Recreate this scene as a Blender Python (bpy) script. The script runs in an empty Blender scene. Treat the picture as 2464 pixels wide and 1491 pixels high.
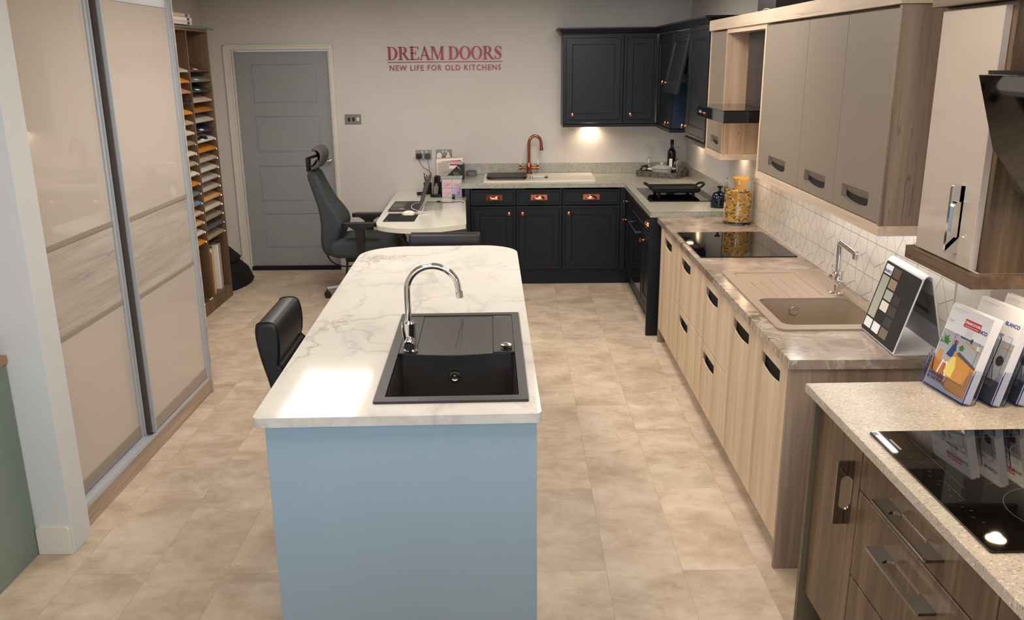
import bpy, bmesh, math, random
from mathutils import Vector, Matrix
random.seed(7)
SC = bpy.context.scene
COL = SC.collection
PI = math.pi

# ------------------------------------------------------------------ camera
PITCH, YAW, ROLL, FPX, CAMH = 0.2799, -0.0031, -0.0091, 2092.9, 1.9113
cy_, sy_, cp_, sp_ = math.cos(YAW), math.sin(YAW), math.cos(PITCH), math.sin(PITCH)
Fv = Vector((sy_*cp_, cy_*cp_, -sp_)); Rv = Vector((cy_, -sy_, 0)); Uv = Rv.cross(Fv)
cr_, sr_ = math.cos(ROLL), math.sin(ROLL)
R2 = cr_*Rv + sr_*Uv; U2 = -sr_*Rv + cr_*Uv
cam_d = bpy.data.cameras.new('camera'); cam = bpy.data.objects.new('camera', cam_d); COL.objects.link(cam)
cam.matrix_world = Matrix(((R2.x, U2.x, -Fv.x, 0), (R2.y, U2.y, -Fv.y, 0), (R2.z, U2.z, -Fv.z, CAMH), (0, 0, 0, 1)))
cam_d.sensor_width = 36.0; cam_d.lens = 36.0*FPX/2464.0; cam_d.clip_start = 0.05
SC.camera = cam

# ------------------------------------------------------------------ world, exposure, big lights
w = bpy.data.worlds.new('world'); SC.world = w; w.use_nodes = True
w.node_tree.nodes['Background'].inputs[0].default_value = (0.62, 0.74, 0.9, 1)
w.node_tree.nodes['Background'].inputs[1].default_value = 0.5
vs = SC.view_settings
vs.view_transform = 'Standard'; vs.look = 'None'; vs.gamma = 1; vs.use_curve_mapping = False
vs.exposure = 0.3

def area(name, loc, sx, sy, power, col, rot=(0, 0, 0), spread=None):
    l = bpy.data.lights.new(name, 'AREA'); l.shape = 'RECTANGLE'; l.size = sx; l.size_y = sy
    l.energy = power; l.color = col
    if spread: l.spread = spread
    o = bpy.data.objects.new(name, l); COL.objects.link(o); o.location = loc; o.rotation_euler = rot
    return o
def spot(name, loc, power, col, angle=100, rot=(0, 0, 0), size=0.02, blend=0.6):
    l = bpy.data.lights.new(name, 'SPOT'); l.energy = power; l.color = col; l.spot_size = math.radians(angle)
    l.spot_blend = blend; l.shadow_soft_size = size
    o = bpy.data.objects.new(name, l); COL.objects.link(o); o.location = loc; o.rotation_euler = rot
    return o
DAY = (0.72, 0.86, 1.0); WARM = (1.0, 0.80, 0.60); PANEL = (1.0, 0.975, 0.95)
CEIL = 2.45
# shop window behind the camera (daylight) and the ceiling panels' light
area('daylight_window', (-0.6, -2.7, 1.62), 4.0, 1.3, 75, DAY, (PI/2, 0, 0))
PANELS = [(-1.47, 6.33), (0.46, 6.33), (-0.75, 4.4), (0.6, 4.4), (-0.75, 2.0), (0.6, 2.0), (-0.3, -0.6)]  # the rows nearer than the far pair are unseen, added to brighten the room
PW = {6.33: 11, 4.4: 12.5, 2.0: 8, -0.6: 9}
for x, y in PANELS:
    area('ceiling_panel_light', (x, y, CEIL-0.03), 0.56, 1.14, PW[y], PANEL)

# ------------------------------------------------------------------ mesh helpers
class Fr:
    """a local frame: o + u*U + v*V + w*N"""
    def __init__(s, o, U, V, N=None):
        s.o = Vector(o); s.U = Vector(U).normalized(); s.V = Vector(V).normalized()
        s.N = Vector(N).normalized() if N else s.U.cross(s.V)
    def __call__(s, u, v, w=0): return s.o + s.U*u + s.V*v + s.N*w
XYZ = Fr((0, 0, 0), (1, 0, 0), (0, 1, 0), (0, 0, 1))
def face_x(x): return Fr((x, 0, 0), (0, 1, 0), (0, 0, 1), (-1, 0, 0))      # u=y v=z, out = -x
def face_mx(x): return Fr((x, 0, 0), (0, 1, 0), (0, 0, 1), (1, 0, 0))      # out = +x
def face_y(y): return Fr((0, y, 0), (1, 0, 0), (0, 0, 1), (0, -1, 0))      # u=x v=z, out = -y

def rpoly(x0, x1, y0, y1, r=0.0, n=5, rs=None):
    rs = rs or (r, r, r, r)
    out = []
    for (cx, cy, a0), rr in zip(((x0, y0, PI), (x1, y0, 1.5*PI), (x1, y1, 0), (x0, y1, .5*PI)), rs):
        if rr <= 0: out.append((cx, cy)); continue
        sx = 1 if cx == x0 else -1; sy = 1 if cy == y0 else -1
        ox, oy = cx+sx*rr, cy+sy*rr
        for i in range(n+1):
            a = a0+.5*PI*i/n; out.append((ox+rr*math.cos(a), oy+rr*math.sin(a)))
    return out
def smooth_path(pts, n=8, closed=False):
    P = [Vector(p) for p in pts]; out = []; m = len(P)
    rng = range(m) if closed else range(m-1)
    for i in rng:
        g = lambda k: P[k % m] if closed else P[max(0, min(m-1, k))]
        p0, p1, p2, p3 = g(i-1), g(i), g(i+1), g(i+2)
        for j in range(n):
            t = j/n
            out.append(.5*((2*p1)+(p2-p0)*t+(2*p0-5*p1+4*p2-p3)*t*t+(-p0+3*p1-3*p2+p3)*t**3))
    if not closed: out.append(P[-1])
    return out

class B:
    def __init__(s): s.bm = bmesh.new(); s.mi = 0
    def _merge(s, t):
        bmesh.ops.recalc_face_normals(t, faces=t.faces)
        for f in t.faces: f.material_index = s.mi
        me = bpy.data.meshes.new('tmp'); t.to_mesh(me); t.free(); s.bm.from_mesh(me); bpy.data.meshes.remove(me)
        return s
    def box(s, x0, x1, y0, y1, z0, z1, bev=0.0, seg=2, fr=XYZ):
        t = bmesh.new()
        vs = [t.verts.new(fr(x, y, z)) for z in (z0, z1) for x, y in ((x0, y0), (x1, y0), (x1, y1), (x0, y1))]
        for q in ((0, 1, 2, 3), (4, 5, 6, 7), (0, 1, 5, 4), (1, 2, 6, 5), (2, 3, 7, 6), (3, 0, 4, 7)):
            t.faces.new([vs[i] for i in q])
        if bev: bmesh.ops.bevel(t, geom=t.edges[:], offset=bev, segments=seg, affect='EDGES', profile=.5)
        return s._merge(t)
    def slab(s, outer, holes=(), w0=0, w1=.02, fr=XYZ, bev=0.0, seg=2):
        t = bmesh.new(); loops = []
        def dd(lp):
            out = []
            for p in lp:
                if not out or abs(p[0]-out[-1][0])+abs(p[1]-out[-1][1]) > 1e-6: out.append(p)
            if abs(out[0][0]-out[-1][0])+abs(out[0][1]-out[-1][1]) < 1e-6: out.pop()
            return out
        for lp in [dd(outer)]+[dd(h) for h in holes]:
            a = [t.verts.new(fr(u, v, w1)) for u, v in lp]; b = [t.verts.new(fr(u, v, w0)) for u, v in lp]
            ea = [t.edges.new((a[i], a[(i+1) % len(a)])) for i in range(len(a))]
            eb = [t.edges.new((b[i], b[(i+1) % len(b)])) for i in range(len(b))]
            loops.append((a, b, ea, eb))
        if holes:
            bmesh.ops.triangle_fill(t, use_beauty=True, edges=[e for l in loops for e in l[2]], normal=fr.N)
            bmesh.ops.triangle_fill(t, use_beauty=True, edges=[e for l in loops for e in l[3]], normal=-fr.N)
        else:
            t.faces.new(loops[0][0]); t.faces.new(list(reversed(loops[0][1])))
        for a, b, _, _ in loops:
            n = len(a)
            for i in range(n): t.faces.new((a[i], a[(i+1) % n], b[(i+1) % n], b[i]))
        if bev:
            es = [e for l in loops for e in l[2]]
            bmesh.ops.bevel(t, geom=[e for e in es if e.is_valid], offset=bev, segments=seg, affect='EDGES', profile=.5, clamp_overlap=True)
        return s._merge(t)
    def rings(s, rings, cap0=True, cap1=True, close=False):
        """loft through rings of equal point counts"""
        t = bmesh.new(); R = [[t.verts.new(Vector(p)) for p in r] for r in rings]; n = len(R[0])
        prs = list(zip(R[:-1], R[1:]))+([(R[-1], R[0])] if close else [])
        for a, b in prs:
            for i in range(n): t.faces.new((a[i], a[(i+1) % n], b[(i+1) % n], b[i]))
        if not close:
            if cap0: t.faces.new(list(reversed(R[0])))
            if cap1: t.faces.new(R[-1])
        return s._merge(t)
    def panel(s, u0, u1, v0, v1, prof, fr):
        """rect front whose depth follows (inset, w) pairs from the outside in"""
        rg = [[fr(u0+i, v0+i, w), fr(u1-i, v0+i, w), fr(u1-i, v1-i, w), fr(u0+i, v1-i, w)] for i, w in prof]
        return s.rings(rg)
    def cyl(s, p0, p1, r0, r1=None, n=20, bev=0):
        r1 = r0 if r1 is None else r1; p0 = Vector(p0); p1 = Vector(p1); d = (p1-p0).normalized()
        a = d.orthogonal().normalized(); b = d.cross(a); L = (p1-p0).length
        st = [(0, r0), (L, r1)]
        if bev: st = [(0, r0-bev), (bev, r0), (L-bev, r1), (L, r1-bev)]
        return s.rings([[p0+d*h+(a*math.cos(2*PI*i/n)+b*math.sin(2*PI*i/n))*r for i in range(n)] for h, r in st])
    def lathe(s, prof, c=(0, 0, 0), n=28, axis=(0, 0, 1), closed=False):
        c = Vector(c); d = Vector(axis).normalized(); a = d.orthogonal().normalized(); b = d.cross(a)
        return s.rings([[c+d*h+(a*math.cos(2*PI*i/n)+b*math.sin(2*PI*i/n))*max(r, 1e-4) for i in range(n)] for r, h in prof], close=closed)
    def tube(s, pts, r, n=10, flat=None, up=None):
        P = [Vector(p) for p in pts]; rg = []; prev = None
        for i, p in enumerate(P):
            d = (P[min(i+1, len(P)-1)]-P[max(i-1, 0)]).normalized()
            if prev is None: a = (Vector(up) if up else d.orthogonal()); a = (a-d*a.dot(d)).normalized()
            else: a = (prev-d*prev.dot(d)).normalized()
            prev = a; b = d.cross(a); rr = r[i] if isinstance(r, (list, tuple)) else r
            rg.append([p+(a*math.cos(2*PI*k/n)+b*math.sin(2*PI*k/n)*(flat or 1))*rr for k in range(n)])
        return s.rings(rg)
    def ball(s, c, rx, ry=None, rz=None, n=16, m=10):
        ry = ry or rx; rz = rz or rx; c = Vector(c); rg = []
        for j in range(1, m):
            a = PI*j/m; rg.append([c+Vector((rx*math.sin(a)*math.cos(2*PI*i/n), ry*math.sin(a)*math.sin(2*PI*i/n), -rz*math.cos(a))) for i in range(n)])
        return s.rings(rg)
    def poly(s, pts):
        t = bmesh.new(); t.faces.new([t.verts.new(Vector(p)) for p in pts])
        for f in t.faces: f.material_index = s.mi
        me = bpy.data.meshes.new('tmp'); t.to_mesh(me); t.free(); s.bm.from_mesh(me); bpy.data.meshes.remove(me)
        return s
    def bar(s, a, b, wd, th, fr, w0=0):
        """a flat bar between 2-D points in frame fr"""
        d = Vector((b[0]-a[0], b[1]-a[1])); d.normalize(); nrm = Vector((-d.y, d.x))*wd*.5
        return s.slab([(a[0]+nrm.x, a[1]+nrm.y), (a[0]-nrm.x, a[1]-nrm.y), (b[0]-nrm.x, b[1]-nrm.y), (b[0]+nrm.x, b[1]+nrm.y)], (), w0, w0+th, fr)
    def xf(s, M): bmesh.ops.transform(s.bm, matrix=M, verts=s.bm.verts); return s
    def text(s, body, fr, size, th=.0005, align='CENTER', track=1.0, bold=0.0, squeeze=1.0):
        c = bpy.data.curves.new('t', 'FONT'); c.body = body; c.size = size; c.align_x = align; c.extrude = th/2
        c.space_character = track; c.offset = bold; c.resolution_u = 3
        o = bpy.data.objects.new('t', c); COL.objects.link(o); dg = bpy.context.evaluated_depsgraph_get()
        me = bpy.data.meshes.new_from_object(o.evaluated_get(dg)); t = bmesh.new(); t.from_mesh(me)
        for v in t.verts: v.co = fr(v.co.x*squeeze, v.co.y, v.co.z+th/2)
        for f in t.faces: f.material_index = s.mi
        m2 = bpy.data.meshes.new('tmp'); t.to_mesh(m2); t.free(); s.bm.from_mesh(m2)
        bpy.data.objects.remove(o); bpy.data.curves.remove(c); bpy.data.meshes.remove(me); bpy.data.meshes.remove(m2)
        return s

def pieces(b):
    """the connected pieces of a builder, left to right"""
    bm = b.bm; seen = set(); out = []
    for f in bm.faces:
        if f in seen: continue
        st = [f]; comp = []; seen.add(f)
        while st:
            g = st.pop(); comp.append(g)
            for v in g.verts:
                for h in v.link_faces:
                    if h not in seen: seen.add(h); st.append(h)
        out.append(comp)
    res = []
    for comp in sorted(out, key=lambda c: min(v.co.x for f in c for v in f.verts)):
        nb = B(); mp = {}
        for f in comp:
            vs_ = []
            for v in f.verts:
                if v not in mp: mp[v] = nb.bm.verts.new(v.co)
                vs_.append(mp[v])
            nb.bm.faces.new(vs_)
        res.append(nb)
    return res

def fin(name, b, mats, M=None, ang=38, subsurf=0, raw=False):
    bm = b.bm
    if M is not None: bmesh.ops.transform(bm, matrix=M, verts=bm.verts)
    lim = math.radians(ang)
    for f in bm.faces: f.smooth = True
    for e in bm.edges:
        e.smooth = len(e.link_faces) == 2 and e.calc_face_angle(9) < lim
    me = bpy.data.meshes.new(name); bm.to_mesh(me); bm.free()
    for m in (mats if isinstance(mats, (list, tuple)) else [mats]): me.materials.append(m)
    o = bpy.data.objects.new(name, me); COL.objects.link(o)
    if subsurf:
        md = o.modifiers.new('subsurf', 'SUBSURF'); md.levels = subsurf; md.render_levels = subsurf
    else:
        md = o.modifiers.new('weighted_normal', 'WEIGHTED_NORMAL'); md.keep_sharp = True; md.weight = 90
    return o
class T:
    """a thing: an Empty at its base; parts are given in world coordinates unless local=True"""
    def __init__(s, name, label, cat, loc=(0, 0, 0), rz=0, group=None):
        s.o = bpy.data.objects.new(name, None); COL.objects.link(s.o); s.o.location = loc; s.o.rotation_euler = (0, 0, rz)
        s.o.empty_display_size = .05
        s.M = Matrix.Translation(Vector(loc)) @ Matrix.Rotation(rz, 4, 'Z'); s.I = s.M.inverted()
        s.o['label'] = label; s.o['category'] = cat
        if group: s.o['group'] = group
    def part(s, name, b, mats, parent=None, label=None, local=False, ang=38, subsurf=0):
        o = fin(name, b, mats, None if local else s.I, ang, subsurf)
        o.parent = parent or s.o
        if label: o['label'] = label
        return o
def one(name, b, mats, label, cat, loc, group=None, ang=38, local=False, rz=0):
    """a thing that is one mesh"""
    M = Matrix.Translation(Vector(loc)) @ Matrix.Rotation(rz, 4, 'Z')
    o = fin(name, b, mats, None if local else M.inverted(), ang)
    o.location = loc; o.rotation_euler = (0, 0, rz); o['label'] = label; o['category'] = cat
    if group: o['group'] = group
    return o
def struct(name, b, mats, parent=None, ang=38):
    o = fin(name, b, mats, None, ang)
    if parent: o.parent = parent
    else: o['kind'] = 'structure'
    return o
def dup(root, loc, rz, label, group=None):
    r = root.copy(); COL.objects.link(r); r.location = loc; r.rotation_euler = (0, 0, rz); r['label'] = label
    if group: r['group'] = group
    for ch in list(root.children):
        c = ch.copy(); COL.objects.link(c); c.parent = r
        for g in list(ch.children):
            d = g.copy(); COL.objects.link(d); d.parent = c
    return r

# ------------------------------------------------------------------ materials
def lin(h):
    if isinstance(h, str):
        h = h.lstrip('#'); c = [int(h[i:i+2], 16)/255 for i in (0, 2, 4)]
    else: c = [v/255 for v in h]
    return tuple(((v+.055)/1.055)**2.4 if v > .04045 else v/12.92 for v in c)+(1,)
def mat(name, col, rough=.5, metal=0, spec=.5, trans=0, ior=1.45, coat=0, emit=None, es=0, alpha=1):
    m = bpy.data.materials.new(name); m.use_nodes = True; p = m.node_tree.nodes['Principled BSDF']
    p.inputs['Base Color'].default_value = lin(col) if not (isinstance(col, tuple) and len(col) == 4) else col
    p.inputs['Roughness'].default_value = rough; p.inputs['Metallic'].default_value = metal
    p.inputs['Specular IOR Level'].default_value = spec; p.inputs['Transmission Weight'].default_value = trans
    p.inputs['IOR'].default_value = ior; p.inputs['Coat Weight'].default_value = coat; p.inputs['Coat Roughness'].default_value = .05
    if emit: p.inputs['Emission Color'].default_value = lin(emit); p.inputs['Emission Strength'].default_value = es
    if alpha < 1: p.inputs['Alpha'].default_value = alpha
    return m
class N:
    def __init__(s, m): s.t = m.node_tree; s.p = s.t.nodes['Principled BSDF']
    def n(s, typ, **kw):
        x = s.t.nodes.new(typ)
        for k, v in kw.items():
            if k[0] == '_': setattr(x, k[1:], v)
        return x
    def l(s, a, b): s.t.links.new(a, b)
    def coord(s, scale=(1, 1, 1), loc=(0, 0, 0), rot=(0, 0, 0), kind='Object'):
        c = s.n('ShaderNodeTexCoord'); m = s.n('ShaderNodeMapping')
        m.inputs['Scale'].default_value = scale; m.inputs['Location'].default_value = loc; m.inputs['Rotation'].default_value = rot
        if kind == 'World':
            g = s.n('ShaderNodeNewGeometry'); s.l(g.outputs['Position'], m.inputs[0])
        else: s.l(c.outputs[kind], m.inputs[0])
        return m.outputs[0]
    def noise(s, v, sc, det=4, rough=.5, dist=0, out=0, dim='3D'):
        x = s.n('ShaderNodeTexNoise', _noise_dimensions=dim); s.l(v, x.inputs['Vector'])
        x.inputs['Scale'].default_value = sc; x.inputs['Detail'].default_value = det; x.inputs['Roughness'].default_value = rough
        x.inputs['Distortion'].default_value = dist
        return x.outputs[out] if out else x.outputs['Fac']
    def ramp(s, f, stops):
        r = s.n('ShaderNodeValToRGB'); e = r.color_ramp.elements
        while len(e) < len(stops): e.new(.5)
        for i, (p, c) in enumerate(stops): e[i].position = p; e[i].color = c if len(c) == 4 and not isinstance(c, str) else lin(c)
        s.l(f, r.inputs[0]); return r.outputs[0]
    def mix(s, f, a, b, mode='MIX'):
        x = s.n('ShaderNodeMix', _data_type='RGBA', _blend_type=mode)
        for sock, v in ((x.inputs[0], f), (x.inputs[6], a), (x.inputs[7], b)):
            if hasattr(v, 'is_output'): s.l(v, sock)
            elif isinstance(v, (float, int)): sock.default_value = v
            else: sock.default_value = lin(v) if isinstance(v, str) else v
        return x.outputs[2]
    def math(s, op, a, b=0.0, c=0.0):
        x = s.n('ShaderNodeMath', _operation=op)
        for i, v in enumerate((a, b, c)):
            if hasattr(v, 'is_output'): s.l(v, x.inputs[i])
            else: x.inputs[i].default_value = v
        return x.outputs[0]
    def col(s, c): s.l(c, s.p.inputs['Base Color'])
    def bump(s, h, st=.2, d=.01):
        b = s.n('ShaderNodeBump'); b.inputs['Strength'].default_value = st; b.inputs['Distance'].default_value = d
        s.l(h, b.inputs['Height']); s.l(b.outputs[0], s.p.inputs['Normal'])
def wood(name, cols, grain='z', rough=.45, scale=1.0, plank=0, spec=.4, coat=0):
    """streaky wood whose grain runs along one axis; cols dark->light"""
    m = mat(name, cols[1], rough, spec=spec, coat=coat); k = N(m); i = 'xyz'.index(grain)
    sc = [9*scale]*3; sc[i] = .55*scale
    sf = [60*scale]*3; sf[i] = 2.2*scale
    a = k.noise(k.coord(tuple(sc)), 1.0, 6, .6, .9); b = k.noise(k.coord(tuple(sf)), 1.0, 4, .65)
    s0 = [3*scale]*3; s0[i] = .35*scale
    big = k.noise(k.coord(tuple(s0), (3, 1, 2)), 1.0, 2, .5, .3)
    f = k.math('ADD', k.math('MULTIPLY', a, .48), k.math('ADD', k.math('MULTIPLY', b, .30), k.math('MULTIPLY', big, .22)))
    c = k.ramp(f, [(.36, cols[0]), (.5, cols[1]), (.63, cols[2])])
    s1 = [22*scale]*3; s1[i] = .7*scale
    ck = k.noise(k.coord(tuple(s1), (5, 9, 4)), 1.0, 3, .5, .5); d = k.math('ABSOLUTE', k.math('SUBTRACT', ck, .5))
    ln = k.math('MULTIPLY', k.ramp(d, [(0, (1, 1, 1, 1)), (.010, (0, 0, 0, 1))]), k.ramp(k.noise(k.coord(tuple(s0), (8, 2, 6)), 1.6, 2), [(.55, (0, 0, 0, 1)), (.66, (1, 1, 1, 1))]))
    c = k.mix(k.math('MULTIPLY', ln, .55), c, tuple(v*.35 for v in lin(cols[0])[:3])+(1,))
    k.col(c); k.bump(b, .08, .002)
    return m
def painted(name, col, rough=.5, var=.04, spec=.4):
    m = mat(name, col, rough, spec=spec); k = N(m); f = k.noise(k.coord(), 3.0, 3)
    c = lin(col); d = tuple(v*(1-var*2) for v in c[:3])+(1,)
    k.col(k.ramp(f, [(.3, d), (.7, c)])); k.bump(k.noise(k.coord(), 260, 2), .03, .001)
    return m

# ---- surfaces
m_wall = mat('wall_paint', '#d2c8bc', .75); k = N(m_wall)
k.col(k.ramp(k.noise(k.coord(kind='World'), 1.6, 4), [(.3, '#cdc7c0'), (.7, '#d3cec8')])); k.bump(k.noise(k.coord(kind='World'), 180, 3), .08, .001)
m_ceil = mat('ceiling_paint', '#cfc6ba', .8)
m_white = painted('white_trim', '#dcd6cb', .4, .02)
m_pier = painted('pier_paint', '#cfd1d0', .5, .015)
m_greydoor = painted('grey_door_paint', '#999a9c', .45, .02)
# vinyl floor tiles: rows run along y, each tile with its own cloud
m_floor = mat('stone_floor', '#c9b59c', .42, spec=.35); k = N(m_floor)
g = k.n('ShaderNodeNewGeometry'); sx = k.n('ShaderNodeSeparateXYZ'); k.l(g.outputs['Position'], sx.inputs[0])
cb = k.n('ShaderNodeCombineXYZ'); k.l(k.math('ADD', sx.outputs[1], 20*.672-2.971), cb.inputs[0]); k.l(k.math('ADD', sx.outputs[0], 40*.2965-.3485), cb.inputs[1])
br = k.n('ShaderNodeTexBrick'); br.offset = .5; br.offset_frequency = 2; br.squash = 1
k.l(cb.outputs[0], br.inputs['Vector'])
for nm, v in (('Scale', 1), ('Mortar Size', .0011), ('Mortar Smooth', .2), ('Bias', 0), ('Brick Width', .672), ('Row Height', .2965)): br.inputs[nm].default_value = v
br.inputs['Color1'].default_value = (0, 0, 0, 1); br.inputs['Color2'].default_value = (1, 1, 1, 1); br.inputs['Mortar'].default_value = (.5, .5, .5, 1)
off = k.n('ShaderNodeCombineXYZ'); k.l(k.math('MULTIPLY', br.outputs['Color'], 37.0), off.inputs[2])
va = k.n('ShaderNodeVectorMath', _operation='ADD'); mp = k.n('ShaderNodeMapping'); mp.inputs['Scale'].default_value = (1, 1.25, 1)
k.l(g.outputs['Position'], mp.inputs[0]); k.l(mp.outputs[0], va.inputs[0]); k.l(off.outputs[0], va.inputs[1])
n1 = k.noise(va.outputs[0], 3.4, 6, .62, .35); n2 = k.noise(va.outputs[0], 11, 5, .65, .6); n3 = k.noise(va.outputs[0], 2.2, 2)
f = k.math('ADD', k.math('MULTIPLY', n1, .62), k.math('MULTIPLY', n2, .38))
c = k.ramp(f, [(.34, '#9f917e'), (.45, '#b8a894'), (.54, '#cabba8'), (.66, '#d8cdbd')])
c = k.mix(k.math('MULTIPLY', n3, .35), c, '#ceb297')
tint = k.ramp(br.outputs['Color'], [(0, (.93, .93, .93, 1)), (1, (1.03, 1.02, 1.0, 1))])
c = k.mix(1.0, c, tint, 'MULTIPLY')
pit = k.ramp(k.noise(va.outputs[0], 34, 4, .7), [(.66, (0, 0, 0, 1)), (.74, (1, 1, 1, 1))])
c = k.mix(k.math('MULTIPLY', pit, .3), c, '#8e8478')
c = k.mix(k.math('MULTIPLY', br.outputs['Fac'], .55), c, '#8a7c68')
k.col(c); k.bump(k.math('SUBTRACT', k.math('MULTIPLY', n2, .15), br.outputs['Fac']), .15, .002)
k.l(k.math('ADD', k.math('MULTIPLY', n2, .2), .32), k.p.inputs['Roughness'])

def veined(name, base, veins, rough=.12, spec=.5):
    """pale stone with thin wandering veins: veins = [(scale, width, colour, strength)]"""
    m = mat(name, base[0], rough, spec=spec); k = N(m)
    c = k.ramp(k.noise(k.coord(kind='World'), 2.3, 5, .6), [(.35, base[0]), (.65, base[1])])
    for i, (sc, wd, colr, st) in enumerate(veins):
        v = k.coord((sc, sc*.7, sc), (i*7.3+1.2, i*3.1+.4, .37), (0, 0, .5+i*.45), kind='World')
        wp = k.n('ShaderNodeTexNoise'); k.l(v, wp.inputs['Vector']); wp.inputs['Scale'].default_value = 1.3; wp.inputs['Detail'].default_value = 6; wp.inputs['Roughness'].default_value = .6
        sub = k.n('ShaderNodeVectorMath', _operation='SUBTRACT'); k.l(wp.outputs['Color'], sub.inputs[0]); sub.inputs[1].default_value = (.5, .5, .5)
        scl = k.n('ShaderNodeVectorMath', _operation='SCALE'); k.l(sub.outputs[0], scl.inputs[0]); scl.inputs['Scale'].default_value = 1.1
        ad = k.n('ShaderNodeVectorMath', _operation='ADD'); k.l(v, ad.inputs[0]); k.l(scl.outputs[0], ad.inputs[1])
        vo = k.n('ShaderNodeTexVoronoi', _feature='DISTANCE_TO_EDGE'); k.l(ad.outputs[0], vo.inputs['Vector']); vo.inputs['Scale'].default_value = 1.0
        ln = k.ramp(vo.outputs['Distance'], [(0, (1, 1, 1, 1)), (wd, (.35, .35, .35, 1)), (wd*5, (0, 0, 0, 1))])
        msk = k.ramp(k.noise(v, 1.1, 3), [(.40, (0, 0, 0, 1)), (.62, (1, 1, 1, 1))])
        c = k.mix(k.math('MULTIPLY', k.math('MULTIPLY', ln, msk), st), c, colr)
    k.col(c); return m
m_marble = veined('white_marble', ('#c9c7c0', '#cecbc5'), [(1.5, .012, '#7c7974', .6), (2.4, .008, '#8f7f6a', .7), (.9, .03, '#a5a29c', .6)], .08, .12)
m_brownstone = mat('brown_marble', '#9d8d7c', .16); k = N(m_brownstone); v = k.coord(kind='World')
a = k.noise(v, 5, 7, .65, 1.2); c = k.ramp(a, [(.3, '#6c5f54'), (.45, '#87786a'), (.55, '#998a7d'), (.7, '#ab9c8d')])
vv = k.noise(k.coord((3, 6, 3), (2, 5, 0), (0, 0, .6), 'World'), 1.2, 6, .6, 1.3); d = k.math('ABSOLUTE', k.math('SUBTRACT', vv, .5))
ln = k.math('MULTIPLY', k.ramp(d, [(0, (1, 1, 1, 1)), (.012, (.3, .3, .3, 1)), (.03, (0, 0, 0, 1))]), k.ramp(k.noise(v, 2.5, 2), [(.45, (0, 0, 0, 1)), (.6, (1, 1, 1, 1))]))
k.col(k.mix(k.math('MULTIPLY', ln, .7), c, '#d9cfc4'))
def speckled(name, base, specks, rough=.25, sc0=220):
    m = mat(name, base, rough); k = N(m); v = k.coord(kind='World'); b = lin(base)
    c = k.ramp(k.noise(v, 14, 4, .6), [(.35, tuple(x*.9 for x in b[:3])+(1,)), (.65, tuple(min(1, x*1.06) for x in b[:3])+(1,))])
    for i, (sc, th, colr, st) in enumerate(specks):
        n = k.noise(k.coord((1, 1.7, 1), (i*3.7, i*1.3, i), kind='World'), sc, 2, .5)
        c = k.mix(k.math('MULTIPLY', k.ramp(n, [(th, (0, 0, 0, 1)), (th+.03, (1, 1, 1, 1))]), st), c, colr)
    k.col(c); return m
m_granite = speckled('green_grey_granite', '#a5a294', [(110, .56, '#7f8276', .6), (150, .60, '#cdccbe', .7), (90, .64, '#707268', .6)], .22)
m_quartz = speckled('beige_quartz', '#b0a696', [(105, .62, '#7d6d58', .85), (130, .64, '#8a6c54', .8), (85, .69, '#8a3f2c', .9), (90, .62, '#e2d5bf', .6)], .3)
m_desktop = mat('gloss_cream_top', '#dcdbcd', .1)
m_oak = wood('pale_oak', ('#b59b7f', '#d0b89b', '#dfcbb1'), 'z', .5)
m_oak_y = wood('pale_oak_long', ('#b09a84', '#c6b29b', '#d3c2ad'), 'y', .5)
m_oak_x = wood('pale_oak_cross', ('#b09a84', '#c6b29b', '#d3c2ad'), 'x', .5)
m_greyoak = wood('grey_oak', ('#6c5b4d', '#8f7c6c', '#a39182'), 'z', .5)
m_niche = wood('niche_oak', ('#9a7f66', '#b99b80', '#caae94'), 'z', .5)
m_walnut = wood('walnut', ('#3a2c20', '#5d4936', '#7b664e'), 'z', .35)
m_walnut_y = wood('walnut_long', ('#453528', '#5f4b39', '#75614b'), 'y', .35)
m_walnut_x = wood('walnut_cross', ('#453528', '#5f4b39', '#75614b'), 'x', .35)
m_rack = wood('rack_oak', ('#4a3a2b', '#614b37', '#745c46'), 'z', .5)
m_wardwood = wood('washed_pine', ('#9a8f85', '#b4a99f', '#c6bdb3'), 'y', .45, 1.2)
m_plinthwood = wood('washed_pine_plinth', ('#8d7a69', '#a5917f', '#b7a594'), 'y', .5)
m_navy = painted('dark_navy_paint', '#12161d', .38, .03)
m_navylit = painted('navy_blue_lit', '#1d2c44', .4, .03)  # bluer navy: the blue light on one cabinet side is put into the colour
m_black = mat('black_plastic', '#161616', .45)
m_blackm = mat('black_matt', '#0e0e0f', .8)
m_gloss = mat('black_glass', '#050506', .03, spec=.6)
m_void = mat('dark_inside', '#15130f', .9)
m_taupe = painted('taupe_board', '#82776a', .5, .02)
m_cream = mat('gloss_cream_front', '#a99c90', .06)
m_chrome = mat('chrome', '#e6e6e6', .06, 1)
m_steel = mat('brushed_steel', '#b9b5ae', .3, 1)
m_alu = mat('satin_aluminium', '#b4bac0', .35, .15)
m_rail = mat('satin_beige_rail', '#9b9083', .4, .1)
m_dkalu = mat('brown_strip', '#544a43', .5)  # plain dark brown for the strip between the sliding doors
m_handle = mat('chrome_dark_reflection', '#8f8982', .1, 1)  # chrome darkened so the colour carries the dark reflections
m_copper = mat('copper', '#d98b6a', .16, 1)
m_copperb = mat('brushed_copper', '#a2644a', .3, 1)
m_blue = painted('blue_grey_board', '#93a9bb', .5, .02)
m_green = painted('sage_green_board', '#7d8b82', .5, .03)
m_blackres = speckled('black_composite', '#2b2928', [(300, .6, '#3c3937', .5)], .5)
m_beigeres = mat('beige_composite', '#93816f', .5)
m_ceramic = mat('white_ceramic', '#e6dccb', .12)
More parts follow.
